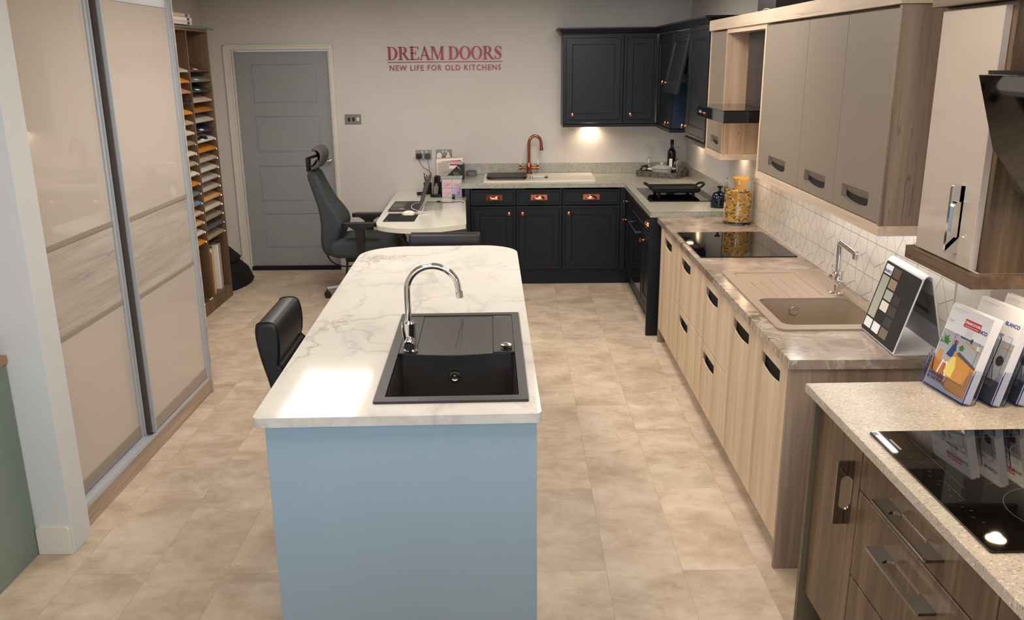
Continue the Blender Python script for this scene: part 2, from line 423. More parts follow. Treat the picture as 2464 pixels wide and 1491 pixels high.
m_wardglass = mat('beige_back_painted_glass', '#c0b5aa', .02, spec=.5)
m_leather = mat('black_leather', '#131316', .42); k = N(m_leather); k.bump(k.noise(k.coord(), 160, 3), .12, .001)
m_fabric = mat('charcoal_fabric', '#3a3f42', .9); k = N(m_fabric)
k.col(k.ramp(k.noise(k.coord(), 300, 2), [(.3, '#2f3437'), (.7, '#434a4d')])); k.bump(k.noise(k.coord(), 500, 2), .15, .001)
m_mesh = mat('grey_mesh', '#55504e', .8)
m_paper = mat('white_paper', '#e8e6e6', .5)
m_red = mat('print_red', '#c42c3a', .5)
m_sign = mat('crimson_metallic_letters', '#7c1220', .25, .3)
m_navyprint = mat('print_navy', '#3c4482', .5)
m_grn = mat('print_grey', '#8a8a8e', .6)
m_led = mat('panel_diffuser', '#ffffff', .5, emit='#ffe9cf', es=3.2)
m_bulb = mat('spot_lamp_face', '#ffffff', .5, emit='#ffd7a8', es=40)
m_glass = mat('clear_glass', '#ffffff', .02, trans=1, ior=1.45)
m_acryl = mat('clear_acrylic', '#eef0fb', .03, trans=1, ior=1.3)

# ------------------------------------------------------------------ the room
D = 8.10; XR = 1.585; XL = -2.75; YF = -3.0
struct('floor', B().box(XL-.1, 2.1, YF-.1, D+.3, -.1, 0), m_floor)
struct('ceiling', B().box(XL-.1, 2.1, YF-.1, D+.3, CEIL, CEIL+.1), m_ceil)
DX0, DX1, DH = -2.50, -1.652, 2.005
b = B(); b.box(XL-.1, DX0-.03, D, D+.12, 0, CEIL); b.box(DX1+.03, XR, D, D+.12, 0, CEIL); b.box(DX0-.03, DX1+.03, D, D+.12, DH+.03, CEIL)
struct('wall_back', b, m_wall)
struct('wall_right', B().box(XR, XR+.12, 2.80, D+.12, 0, CEIL), m_wall)
struct('wall_side', B().box(1.66, 1.78, YF, 2.80, 0, CEIL), m_wall)
struct('wall_left', B().box(XL-.1, XL, YF, D+.12, 0, CEIL), m_wall)
b = B(); b.box(XL, -2.6, YF-.1, YF, 0, CEIL); b.box(1.5, 1.66, YF-.1, YF, 0, CEIL); b.box(-2.6, 1.5, YF-.1, YF, 2.35, CEIL); b.box(-2.6, 1.5, YF-.1, YF, 0, .35)
struct('wall_front', b, m_wall)
struct('wall_pier', B().box(XL, -1.793, 3.128, 3.268, 0, CEIL, .004), m_pier)
b = B(); b.slab(rpoly(-1.936, -1.800, .0, .125, 0, 4, (0, 0, .02, .02)), (), .0, .014, Fr((0, 3.128, 0), (1, 0, 0), (0, 0, 1), (0, -1, 0)), .004)
struct('baseboard_pier', b, m_white)
struct('added_shade_wall', B().box(-1.05, .55, .15, .68, 0, .86, .004), m_pier)  # unseen low wall, added to shade the lower part of the island panel
# skirting on the back wall
b = B(); b.box(XL, -2.585, D-.018, D, 0, .14, .004)
struct('baseboard_back', b, m_white)
struct('baseboard_left', B().box(XL, XL+.016, 7.2, D-.018, 0, .14, .004), m_white)
# the door, its frame and its dark sill
dr = bpy.data.objects.new('door_1', None); COL.objects.link(dr); dr.location = ((DX0+DX1)/2, D, 0); dr['kind'] = 'structure'
def dpart(name, b, m, parent=None, label=None):
    o = fin(name, b, m, Matrix.Translation(-dr.location)); o.parent = parent or dr
    if label: o['label'] = label
    return o
b = B(); b.box(DX0-.03, DX0, D-.002, D+.12, 0, DH+.03); b.box(DX1, DX1+.03, D-.002, D+.12, 0, DH+.03); b.box(DX0, DX1, D-.002, D+.12, DH, DH+.03)
for x0, x1 in ((DX0-.082, DX0-.012), (DX1+.012, DX1+.05)):
    b.box(x0, x1, D-.018, D, 0, DH+.05, .005); 
b.box(DX0-.082, DX1+.05, D-.0185, D, DH+.012, DH+.055, .005)
b.box(DX0-.082, DX0-.066, D-.025, D, 0, DH+.055, .003); b.box(DX0-.030, DX0-.012, D-.022, D, 0, DH+.02, .003)
b.box(DX0-.082, DX1+.05, D-.025, D, DH+.042, DH+.0555, .003)
dpart('door_frame', b, m_white)
b = B(); YD = D+.035; fr = face_y(YD)
ps = [(1.55, 1.89), (1.108, 1.432), (.652, .982), (.209, .535)]
b.slab([(DX0+.004, .036), (DX1-.004, .036), (DX1-.004, DH-.004), (DX0+.004, DH-.004)], [[(-2.36, z0), (-1.78, z0), (-1.78, z1), (-2.36, z1)] for z0, z1 in ps], -.04, 0, fr)
leaf = dpart('door_leaf', b, m_greydoor)
for z0, z1 in ps:
    dpart('door_panel', B().panel(-2.36, -1.78, z0, z1, [(0, -.035), (0, -.008), (.004, -.006), (.012, -.005), (.014, -.003)], fr), m_greydoor, leaf)
b = B(); b.lathe([(0, .012), (.024, .012), (.026, .008), (.026, 0), (0, 0)], (-1.702, YD, 1.03), 24, (0, -1, 0))
b.tube([(-1.702, YD-.01, 1.03), (-1.702, YD-.05, 1.03), (-1.712, YD-.058, 1.03), (-1.83, YD-.058, 1.03)], .0095, 12)
dpart('door_handle', b, m_chrome)
dpart('door_sill', B().box(DX0, DX1, D-.012, D+.08, .001, .034, .003), m_blackm, None, 'dark strip under the door')
# ceiling panels: each a lit lamp, the nearer rows added for brightness
for i, (x, y) in enumerate(PANELS):
    t = T('ceiling_light', 'flat white rectangular lit ceiling panel light', 'ceiling light', (x, y, CEIL), 0, 'ceiling light panels')
    b = B(); b.slab(rpoly(x-.3, x+.3, y-.6, y+.6), [rpoly(x-.285, x+.285, y-.585, y+.585)], CEIL-.012, CEIL-.001)
    t.part('light_frame', b, m_white)
    t.part('diffuser', B().box(x-.285, x+.285, y-.585, y+.585, CEIL-.008, CEIL-.002), m_led)

# ------------------------------------------------------------------ wall sign
def serif(ch, b, fr, x, h, s=1.0):
    """bold roman capitals from strokes, baseline at y=0; returns the advance"""
    tk = .17*h; th = .045*h; W = {'D': .80, 'R': .82, 'E': .72, 'A': .80, 'M': 1.0, 'O': .84, 'S': .60}[ch]*h
    P = lambda pts, holes=(): b.slab([(x+u, v) for u, v in pts], [[(x+u, v) for u, v in hh] for hh in holes], 0, .006, fr)
    def serifbar(cx, wd, y0): P([(cx-wd/2, y0), (cx+wd/2, y0), (cx+wd/2, y0+th*.8), (cx-wd/2, y0+th*.8)])
    def ell(cx, cy, rx, ry, a0=0, a1=2*PI, n=28): return [(cx+rx*math.cos(a0+(a1-a0)*i/n), cy+ry*math.sin(a0+(a1-a0)*i/n)) for i in range(n+1)]
    if ch == 'O':
        P(ell(W*.5, h*.5, W*.48, h*.515)[:-1], [ell(W*.5, h*.5, W*.28, h*.46)[:-1]])
    elif ch == 'D':
        L = .10*h; o = [(L, 0), (W*.40, 0)]+ell(W*.42, h*.5, W*.54, h*.5, -PI/2, PI/2, 18)+[(L, h)]
        i = [(L+tk, th), (W*.40, th)]+ell(W*.40, h*.5, W*.34, h*.5-th, -PI/2, PI/2, 18)+[(L+tk, h-th)]
        P(o, [i]); serifbar(L, .2*h, 0); serifbar(L, .2*h, h-th*.8)
    elif ch == 'R':
        L = .10*h; P([(L, 0), (L+tk, 0), (L+tk, h), (L, h)])
        o = [(L+tk*.9, h*.47), (W*.45, h*.47)]+ell(W*.45, h*.735, W*.34, h*.265, -PI/2, PI/2, 16)+[(L+tk*.9, h)]
        i = [(L+tk, h*.47+th), (W*.42, h*.47+th)]+ell(W*.42, h*.735, W*.16, h*.265-th, -PI/2, PI/2, 16)+[(L+tk, h-th)]
        P(o, [i]); P([(W*.36, h*.50), (W*.36+tk*1.15, h*.50), (W*.98, 0), (W*.98-tk*1.15, 0)])
        serifbar(L+tk/2, tk+.2*h, 0); serifbar(L, .2*h, h-th*.8); serifbar(W*.93, .20*h, 0)
    elif ch == 'E':
        L = .10*h; P([(L, 0), (L+tk, 0), (L+tk, h), (L, h)])
        P([(L, 0), (W*.92, 0), (W*.98, h*.24), (W*.94, h*.24), (W*.80, th*1.3), (L, th*1.3)])
        P([(L, h), (W*.90, h), (W*.93, h*.76), (W*.89, h*.76), (W*.78, h-th*1.3), (L, h-th*1.3)])
        P([(L, h*.5-th*.6), (W*.62, h*.5-th*.6), (W*.62, h*.36), (W*.67, h*.36), (W*.67, h*.66), (W*.62, h*.66), (W*.62, h*.5+th*.6), (L, h*.5+th*.6)])
        serifbar(L, .2*h, 0); serifbar(L, .2*h, h-th*.8)
    elif ch == 'A':
        P([(W*.10, 0), (W*.10+th*1.2, 0), (W*.50, h*.86), (W*.50, h*1.02), (W*.46, h*1.02)])
        P([(W*.46, h*1.02), (W*.52, h*1.02), (W*.94, 0), (W*.94-tk*1.15, 0), (W*.43, h*.80)])
        P([(W*.20, h*.30), (W*.70, h*.30), (W*.70, h*.30+th*1.2), (W*.20, h*.30+th*1.2)])
        serifbar(W*.10, .26*h, 0); serifbar(W*.86, .36*h, 0)
    elif ch == 'M':
        P([(W*.10, 0), (W*.10+th*1.3, 0), (W*.10+th*1.3, h), (W*.10, h)])
        P([(W*.08, h), (W*.08+tk*1.25, h), (W*.56, h*.12), (W*.48, 0)]); P([(W*.48, 0), (W*.53, 0), (W*.82, h*.84), (W*.82, h)])
        P([(W*.76, 0), (W*.76+tk, 0), (W*.76+tk, h), (W*.76, h)])
        serifbar(W*.12, .26*h, 0); serifbar(W*.84, .34*h, 0); serifbar(W*.08, .18*h, h-th*.8); serifbar(W*.90, .2*h, h-th*.8)
    elif ch == 'S':
        c = smooth_path([(W*.86, h*.76, 0), (W*.70, h*.93, 0), (W*.42, h*.955, 0), (W*.22, h*.78, 0), (W*.34, h*.59, 0), (W*.66, h*.43, 0), (W*.80, h*.23, 0), (W*.58, h*.045, 0), (W*.30, h*.05, 0), (W*.12, h*.26, 0)], 5)
        n = len(c); Lf = []; Rt = []
        for i, p in enumerate(c):
            d = (c[min(i+1, n-1)]-c[max(i-1, 0)]).normalized(); wd = th*.55+(tk*.62)*math.exp(-((i/(n-1)-.5)/.17)**2)
            Lf.append((p.x-d.y*wd, p.y+d.x*wd)); Rt.append((p.x+d.y*wd, p.y-d.x*wd))
        for i in range(n-1): P([Lf[i], Rt[i], Rt[i+1], Lf[i+1]])
        P([(W*.84, h*.70), (W*.90, h*.70), (W*.88, h*1.01), (W*.84, h*1.01)]); P([(W*.10, h*.30), (W*.16, h*.30), (W*.14, -h*.01), (W*.10, -h*.01)])
    return W
t = T('wall_sign', 'crimson wall lettering above the desk reading DREAM DOORS, NEW LIFE FOR OLD KITCHENS', 'sign', (-.605, D, 1.82))
H = .112; adv = {'D': .80, 'R': .82, 'E': .72, 'A': .80, 'M': 1.0, 'O': .84, 'S': .60}
tot = sum(adv[c]*H for c in 'DREAMDOORS')+9*.0*H+.28*H; sc = 1.03/tot; fr0 = Fr((-1.122, D-.001, 1.919), (1, 0, 0), (0, 0, 1), (0, -1, 0)); x = 0
class Sc(Fr):
    def __call__(s, u, v, w=0): return s.o+s.U*u*sc+s.V*v+s.N*w
frs = Sc((-1.122, D-.001, 1.919), (1, 0, 0), (0, 0, 1), (0, -1, 0))
for c in 'DREAM DOORS':
    if c == ' ': x += .28*H; continue
    b = B(); x += serif(c, b, frs, x, H); t.part('letter', b, m_sign)
t.part('underline', B().box(-1.120, -.092, D-.007, D-.001, 1.896, 1.902), m_sign)
b = B(); b.text('NEW LIFE FOR OLD KITCHENS', Fr((-.605, D-.001, 1.826), (1, 0, 0), (0, 0, 1), (0, -1, 0)), .068, .005, 'CENTER', 1.18, .0004, .925)
for q in pieces(b): t.part('letter', q, m_sign)

# ------------------------------------------------------------------ cabinet helpers
def carcass(t, x0, x1, y0, y1, z0, z1, m, open_side='-y', th=.018, top=False, back=True):
    """box shell open to one side and at the top"""
    b = B()
    if open_side in ('-y', '+y'):
        b.box(x0, x0+th, y0, y1, z0, z1); b.box(x1-th, x1, y0, y1, z0, z1); b.box(x0+th, x1-th, y0, y1, z0, z0+th)
        if back: b.box(x0+th, x1-th, y1-th, y1, z0+th, z1)
        if top: b.box(x0+th, x1-th, y0, y1-th, z1-th, z1)
    else:
        b.box(x0, x1, y0, y0+th, z0, z1); b.box(x0, x1, y1-th, y1, z0, z1); b.box(x0, x1, y0+th, y1-th, z0, z0+th)
        if back: b.box(x1-th, x1, y0+th, y1-th, z0+th, z1)
        if top: b.box(x0, x1-th, y0+th, y1-th, z1-th, z1)
    return t.part('cabinet_body', b, m)
BEAD = [(0, -.020), (0, -.003), (.003, 0), (.020, 0), (.0225, -.003), (.026, -.003), (.0285, 0), (.078, 0), (.081, -.006), (.084, -.007)]
BEADN = [(0, -.020), (0, -.003), (.003, 0), (.018, 0), (.0205, -.003), (.0235, -.003), (.0255, 0)]
def navy_front(t, name, u0, u1, v0, v1, fr, deep=True):
    return t.part(name, B().panel(u0+.0015, u1-.0015, v0+.0015, v1-.0015, BEAD if deep else BEADN, fr), m_navy)
def knob(t, u, v, fr, parent, name='knob'):
    b = B(); b.lathe([(0, 0), (.009, 0), (.007, .004), (.0045, .010), (.006, .018), (.0155, .022), (.0175, .027), (.015, .032), (.0075, .0355), (0, .036)], fr(u, v, 0), 24, fr.N)
    t.part(name, b, m_copper, parent, 'copper knob')
def cup(t, u, v, fr, parent, wd=.140):
    """copper cup pull: a back plate and a hooded half shell"""
    b = B(); b.slab(rpoly(u-wd/2, u+wd/2, v-.023, v+.023), [], 0, .002, fr)
    rg = []; n = 16
    for j in range(7):
        a = (PI/2)*j/6; rr = []
        for i in range(n+1):
            th = PI*i/n; rr.append(fr(u+math.cos(th)*(wd*.37)*(1 if j == 0 else math.cos(a)**.5 if j < 6 else .35), v-.019+math.sin(th)*.034*math.cos(a*.9)+.003, .002+.024*math.sin(a)))
        rg.append(rr)
    t2 = bmesh.new(); R = [[t2.verts.new(p) for p in r] for r in rg]
    for a_, b_ in zip(R[:-1], R[1:]):
        for i in range(n): t2.faces.new((a_[i], a_[i+1], b_[i+1], b_[i]))
    t2.faces.new(R[-1]); b._merge(t2)
    t.part('cup_handle', b, m_copper, parent, 'copper cup handle')

# ------------------------------------------------------------------ navy base units, back run
ZD = .897; YDF = 7.44
fr = face_y(YDF)
units = [(-.373, .018, 'r', 'leftmost, beside the desk'), (.018, .417, 'l', 'under the copper tap'), (.417, .915, 'l', 'widest, next to the corner')]
for x0, x1, kn, wh in units:
    t = T('base_cabinet', 'dark navy base cabinet with copper handles, %s' % wh, 'kitchen cabinet', ((x0+x1)/2, 7.75, .14), 0, 'navy base cabinets')
    carcass(t, x0, x1, YDF+.0205, 8.06, .138, .858, m_navy)
    d = navy_front(t, 'drawer_front', x0, x1, .706, .845, fr, False); cup(t, (x0+x1)/2+(.01 if kn == 'r' else .0), .776, fr, d)
    d = navy_front(t, 'door', x0, x1, .140, .702, fr); knob(t, x1-.058 if kn == 'r' else x0+.058, .640, fr, d)
one('end_panel', B().box(-.405, -.375, 7.425, 8.06, 0, .858, .002), m_navy, 'dark navy end panel closing the base cabinets beside the desk', 'cabinet panel', (-.39, 7.7, 0))
one('corner_post', B().box(.9155, .962, 7.425, 7.475, .138, .858, .002), m_navy, 'dark navy corner post where the two navy runs meet', 'cabinet panel', (.94, 7.45, .138))
one('kickboard', B().box(-.374, 1.03, 7.492, 7.508, 0, .136, .002), m_navy, 'dark navy kickboard under the back run of cabinets', 'kickboard', (.3, 7.5, 0))
# right-hand navy run: cooker cabinet with oven, then a narrow cabinet
fx = face_x(.965)
t = T('oven', 'built-in black glass oven under the dark hob in the navy run', 'oven', (1.25, 6.85, .14))
b = B(); b.box(.990, 1.52, 6.47, 7.04, .16, .70); t.part('oven_body', b, m_black)
b = B(); b.slab(rpoly(6.46, 7.05, .165, .69, .004), [], -.022, .0, fx, .002); dd = t.part('oven_door', b, m_gloss, None, 'glossy black glass door')
b = B(); b.tube([fx(6.53, .64, 0), fx(6.53, .64, .035), fx(6.98, .64, .035), fx(6.98, .64, 0)], .008, 10); t.part('door_handle', b, m_black, dd)
t = T('base_cabinet', 'dark navy drawer cabinet framing the oven, copper cup handle, right run', 'kitchen cabinet', (1.25, 6.85, .14), 0, 'navy base cabinets')
b = B(); b.box(.986, 1.56, 6.445, 6.463, .138, .858); b.box(.986, 1.56, 7.047, 7.065, .138, .858); b.box(.986, 1.56, 6.463, 7.047, .138, .156); t.part('cabinet_body', b, m_navy)
d = navy_front(t, 'drawer_front', 6.445, 7.065, .706, .845, fx, False)
b = B(); b.slab(rpoly(6.445, 7.065, .140, .702), [rpoly(6.475, 7.035, .175, .68)], -.020, .0015, fx); t.part('oven_surround', b, m_navy)
t = T('base_cabinet', 'narrow dark navy base cabinet by the inner corner, copper knobs', 'kitchen cabinet', (1.25, 7.25, .14), 0, 'navy base cabinets')
carcass(t, .986, 1.56, 7.066, 7.424, .138, .858, m_navy, '-x')
d = navy_front(t, 'drawer_front', 7.066, 7.424, .706, .845, fx, False); knob(t, 7.37, .747, fx, d)
d = navy_front(t, 'door', 7.066, 7.424, .140, .702, fx); knob(t, 7.395, .585, fx, d)
t = T('base_cabinet', 'dark navy base cabinet at the near end of the right navy run', 'kitchen cabinet', (1.25, 6.2, .14), 0, 'navy base cabinets')
carcass(t, .986, 1.56, 5.985, 6.443, .138, .858, m_navy, '-x')
d = navy_front(t, 'drawer_front', 5.985, 6.443, .706, .845, fx, False); cup(t, 6.192, .772, fx, d)
d = navy_front(t, 'door', 5.985, 6.443, .140, .702, fx); knob(t, 6.363, .616, fx, d)
one('end_panel', B().box(.938, 1.56, 5.953, 5.983, 0, .858, .002), m_navy, 'dark navy end panel where the navy run meets the pale oak run', 'cabinet panel', (1.2, 5.97, 0))
one('kickboard', B().box(1.012, 1.028, 5.985, 7.49, 0, .136, .002), m_navy, 'dark navy kickboard under the oven run', 'kickboard', (1.02, 6.7, 0))
# L-shaped granite worktop and upstand
b = B(); outer = [(-.45, 7.42), (.942, 7.42), (.942, 5.938), (XR-.002, 5.938), (XR-.002, 8.078), (-.45, 8.078)]
b.slab(outer, [rpoly(-.215, .115, 7.57, 7.965, .03), rpoly(.135, .315, 7.65, 7.91, .03)], .859, ZD, XYZ, .003)
one('worktop', b, m_granite, 'speckled green grey L-shaped worktop over the navy cabinets', 'worktop', (.5, 7.7, .859))
b = B(); b.box(-.47, XR-.002, 8.0795, 8.099, .8972, .995, .002); b.box(XR-.022, XR-.002, 5.94, 8.0793, .8972, .995, .002)
one('upstand', b, m_granite, 'speckled green grey upstand along the walls behind the navy run', 'upstand', (.5, 8.09, .8972))
# white inset sink
t = T('sink', 'white ceramic inset sink with side drainer under the copper tap', 'sink', (.22, 7.76, ZD))
b = B(); b.slab(rpoly(-.262, .715, 7.505, 8.035, .02), [rpoly(-.205, .105, 7.58, 7.955, .03), rpoly(.145, .305, 7.66, 7.90, .03)], ZD+.0003, ZD+.012, XYZ, .004)
b.slab(rpoly(.335, .69, 7.53, 7.53+.02), [], ZD+.012, ZD+.0135); t.part('sink_deck', b, m_ceramic)
b = B(); lp = lambda q, z: [(u, v, z) for u, v in rpoly(-.205+q, .105-q, 7.58+q, 7.955-q, .03)]
b.rings([lp(-.004, ZD+.006), lp(.0, ZD), lp(.008, .74), lp(.03, .72)], cap0=False); t.part('bowl', b, m_ceramic)
b = B(); lp = lambda q, z: [(u, v, z) for u, v in rpoly(.145+q, .305-q, 7.66+q, 7.90-q, .03)]
b.rings([lp(-.004, ZD+.007), lp(.0, ZD), lp(.006, .80), lp(.02, .79)], cap0=False); t.part('half_bowl', b, m_steel, None, 'small steel lined bowl')
t.part('overflow_cap', B().cyl((.66, 7.80, ZD+.0125), (.66, 7.80, ZD+.0145), .008), m_steel)
# black board over the main bowl
t = T('draining_board', 'black plastic board laid over the main bowl of the white sink', 'board', (-.05, 7.76, ZD+.0125))
b = B(); b.slab(rpoly(-.235, .115, 7.60, 7.90, .045, 6), [rpoly(.02, .10, 7.86, 7.885, .008)], ZD+.02, ZD+.036, XYZ, .006); t.part('board', b, m_black)
for x in (-.215, .095): t.part('foot', B().box(x-.012, x+.012, 7.62, 7.88, ZD+.0125, ZD+.022, .003), m_black)
one('sink_stopper', B().cyl((.155, 7.63, ZD+.0125), (.155, 7.63, ZD+.030), .013, .011, 18, .002), m_steel, 'small round steel stopper at the corner of the steel bowl', 'stopper', (.155, 7.63, ZD+.0125))
# copper bridge tap
t = T('kitchen_tap', 'copper swan-neck tap with two white lever handles behind the white sink', 'tap', (.143, 7.995, ZD+.012))
c0 = Vector((.143, 7.995, ZD+.012))
b = B(); b.lathe([(0, 0), (.030, 0), (.030, .008), (.022, .016), (.020, .035), (.026, .05), (.027, .07), (.018, .09), (.014, .10), (0, .10)], c0, 28); t.part('tap_body', b, m_copperb)
b = B(); arc = [c0+Vector((0, 0, .09)), c0+Vector((0, 0, .27))]+[c0+Vector((.055-.055*math.cos(a), -.0*a, .27+.07*math.sin(a))) for a in [PI*i/14 for i in range(1, 15)]]
arc += [c0+Vector((.112, 0, .235)), c0+Vector((.114, 0, .215))]
b.tube(arc, .0135, 16); b.lathe([(.0, -.006), (.016, -.006), (.016, .016), (.0, .016)], arc[-1], 16, (0, 0, 1)); t.part('spout', b, m_copperb)
for s in (-1, 1):
    b = B(); b.lathe([(0, .018), (.016, .018), (.013, .035), (.012, .065), (.017, .070), (.017, .090), (0, .092)], c0+Vector((0, 0, .052)), 18, (s, 0, 0))
    h = t.part('valve', b, m_copperb)
    b = B(); b.cyl(c0+Vector((s*.080, 0, .066)), c0+Vector((s*.080, 0, .085)), .006); b.mi = 1
    b.lathe([(0, 0), (.007, 0), (.0095, .02), (.007, .048), (.003, .05), (0, .05)], c0+Vector((s*.080, 0, .083)), 14); t.part('lever', b, [m_copperb, m_ceramic], h, 'white ceramic lever')
# dark hob, griddle, ceramic jar
t = T('hob', 'black glass hob in the green grey worktop with a griddle on it', 'hob', (1.25, 6.72, ZD))
b = B(); b.slab(rpoly(.995, 1.50, 6.37, 7.07, .005), [], ZD+.0003, ZD+.006, XYZ, .002); t.part('hob_glass', b, m_gloss)
t = T('griddle_pan', 'black cast iron griddle with loop handles standing on the far hob', 'griddle', (1.24, 6.73, ZD+.0065))
b = B(); g0, g1 = (1.06, 1.42), (6.60, 6.86); z = ZD+.03
q = lambda i, zz: [(u, v, zz) for u, v in rpoly(g0[0]+i, g0[1]-i, g1[0]+i, g1[1]-i, .02)]
b.rings([q(.012, z), q(.0, z+.008), q(-.004, z+.034), q(.004, z+.034), q(.010, z+.022), q(.03, z+.020)]); t.part('pan', b, m_blackm)
for sx in (0, 1):
    xe = g0[sx]; s = -1 if sx == 0 else 1
    b = B(); b.tube(smooth_path([(xe, 6.655, z+.030), (xe+s*.030, 6.66, z+.050), (xe+s*.045, 6.70, z+.056), (xe+s*.045, 6.76, z+.056), (xe+s*.030, 6.80, z+.050), (xe, 6.805, z+.030)], 4), .0085, 10); t.part('handle', b, m_blackm)
    for yy in (6.63, 6.83): t.part('foot', B().cyl((xe-s*.05, yy, ZD+.0065), (xe-s*.05, yy, z+.004), .012), m_blackm)
jb = B(); jb.lathe([(0, 0), (.058, 0), (.060, .004), (.060, .052), (.057, .056), (.060, .060), (.056, .078), (.046, .094), (.036, .104), (.016, .110), (.009, .120), (.0085, .134), (.021, .142), (.021, .149), (.006, .152), (0, .152)], (1.452, 6.12, ZD), 36)
m_navyglaze = mat('dark_navy_glaze', '#0d1420', .06)
one('ceramic_jar', jb, m_navyglaze, 'small glossy navy black ceramic jar with a knobbed lid near the pasta jar', 'jar', (1.452, 6.12, ZD))

# ------------------------------------------------------------------ tray and the things on it
m_rattan = mat('grey_woven_wood', '#4a453f', .7); k = N(m_rattan)
k.col(k.ramp(k.noise(k.coord((30, 8, 60)), 3, 4), [(.35, '#2b2a29'), (.5, '#565048'), (.65, '#7c7a72')]))
tc = Vector((1.345, 7.845, ZD)); ta = -.62
t = T('serving_tray', 'grey woven wooden tray with cut-out handles in the worktop corner', 'tray', tc, ta)
b = B(); b.box(-.19, .19, -.14, .14, .001, .010); t.part('tray_base', b, m_rattan, local=True)
for s in (-1, 1):
    f = Fr((0, s*.137, 0), (1, 0, 0), (0, 0, 1), (0, s, 0)); b = B(); b.slab([(-.195, .001), (.195, .001), (.20, .05), (-.20, .05)], [], -.005, .005, f); t.part('tray_side', b, m_rattan, local=True)
    f = Fr((s*.193, 0, 0), (0, 1, 0), (0, 0, 1), (s, 0, 0)); top = [(-.142, .001), (.142, .001), (.145, .05), (.09, .052), (.05, .085), (-.05, .085), (-.09, .052), (-.145, .05)]
    b = B(); b.slab(top, [rpoly(-.045, .045, .042, .066, .01)], -.005, .005, f); t.part('tray_end', b, m_rattan, local=True)
zt = ZD+.0105
def wineglass(x, y, lab):
    t = T('champagne_flute', lab, 'glass', (x, y, zt), 0, 'upturned champagne flutes')
    t.part('glass_bowl', B().lathe([(.027, 0), (.034, .04), (.036, .075), (.028, .115), (.010, .145), (.004, .150), (.0028, .144), (.009, .140), (.0265, .112), (.0345, .075), (.0325, .04), (.0255, 0)], (x, y, zt), 24, closed=True), m_glass)
    t.part('stem', B().lathe([(0, .149), (.0038, .150), (.003, .20), (.0035, .245), (0, .246)], (x, y, zt), 12), m_glass)
    t.part('foot', B().lathe([(0, .2465), (.006, .246), (.035, .2525), (.035, .2545), (0, .256)], (x, y, zt), 28), m_glass)
wineglass(1.232, 7.955, 'clear glass flute upturned on the left of the tray')
wineglass(1.455, 7.78, 'clear glass flute upturned on the right of the tray, in front of the bottle')
t = T('wine_bottle', 'black wine bottle standing at the back of the tray', 'bottle', (1.425, 7.91, zt))
t.part('bottle_body', B().lathe([(0, 0), (.036, 0), (.038, .004), (.038, .185), (.034, .205), (.020, .225), (.0145, .24), (.0135, .29), (0, .29)], (1.425, 7.91, zt), 32), mat('dark_bottle_glass', '#08090b', .05))
t.part('capsule', B().cyl((1.425, 7.91, zt+.262), (1.425, 7.91, zt+.305), .0155, .0155, 24, .002), m_blackm)
b = B(); rg = []
for zz in (.06, .14): rg.append([(1.425+.0386*math.cos(a), 7.91+.0386*math.sin(a), zt+zz) for a in [math.radians(-130+i*6) for i in range(8)]])
t2 = bmesh.new(); R = [[t2.verts.new(p) for p in r] for r in rg]
for i in range(7): t2.faces.new((R[0][i], R[0][i+1], R[1][i+1], R[1][i]))
b._merge(t2); t.part('bottle_label', b, m_paper)
m_dish = mat('striped_dish_glaze', '#9aa0a6', .15); k = N(m_dish)
tcn = k.n('ShaderNodeTexCoord'); sp = k.n('ShaderNodeSeparateXYZ'); k.l(tcn.outputs['Object'], sp.inputs[0])
ang = k.math('ARCTAN2', sp.outputs[1], sp.outputs[0]); st = k.math('SINE', k.math('MULTIPLY', ang, 44))
k.col(k.ramp(k.math('ADD', k.math('MULTIPLY', st, .5), .5), [(.3, '#5f6f86'), (.5, '#c9c3b4'), (.8, '#d9d4c4')]))
t = T('casserole_dish', 'blue and cream striped lidded casserole dish on the tray', 'dish', (1.325, 7.83, zt))
t.part('dish_body', B().lathe([(0, 0), (.078, 0), (.086, .008), (.090, .055), (.094, .060), (.090, .062), (0, .062)], (0, 0, 0), 48), m_dish, local=True)
b = B()
for s in (-1, 1): b.tube(smooth_path([(s*.088, -.03, .056), (s*.115, -.022, .058), (s*.122, 0, .058), (s*.115, .022, .058), (s*.088, .03, .056)], 4), .007, 10, .6)
t.part('dish_handles', b, m_ceramic, local=True)
b = B(); b.lathe([(0, .062), (.096, .062), (.097, .066), (.080, .076), (.045, .088), (.015, .093), (0, .094)], (0, 0, 0), 48); lid = t.part('dish_lid', b, m_dish, local=True)
t.part('lid_knob', B().lathe([(0, .092), (.008, .093), (.008, .100), (.016, .104), (.016, .110), (0, .114)], (0, 0, 0), 20), m_ceramic, lid, local=True)
# smart speaker
t = T('smart_speaker', 'small round grey speaker puck at the left end of the green grey worktop', 'speaker', (-.385, 7.985, ZD))
b = B(); b.lathe([(0, 0), (.046, 0), (.050, .006), (.050, .036), (.046, .042), (0, .042)], (-.385, 7.985, ZD), 32); t.part('fabric_shell', b, mat('grey_speaker_cloth', '#77777b', .9))
t.part('top_plate', B().cyl((-.385, 7.985, ZD+.0422), (-.385, 7.985, ZD+.0435), .045, .045, 32), m_black)

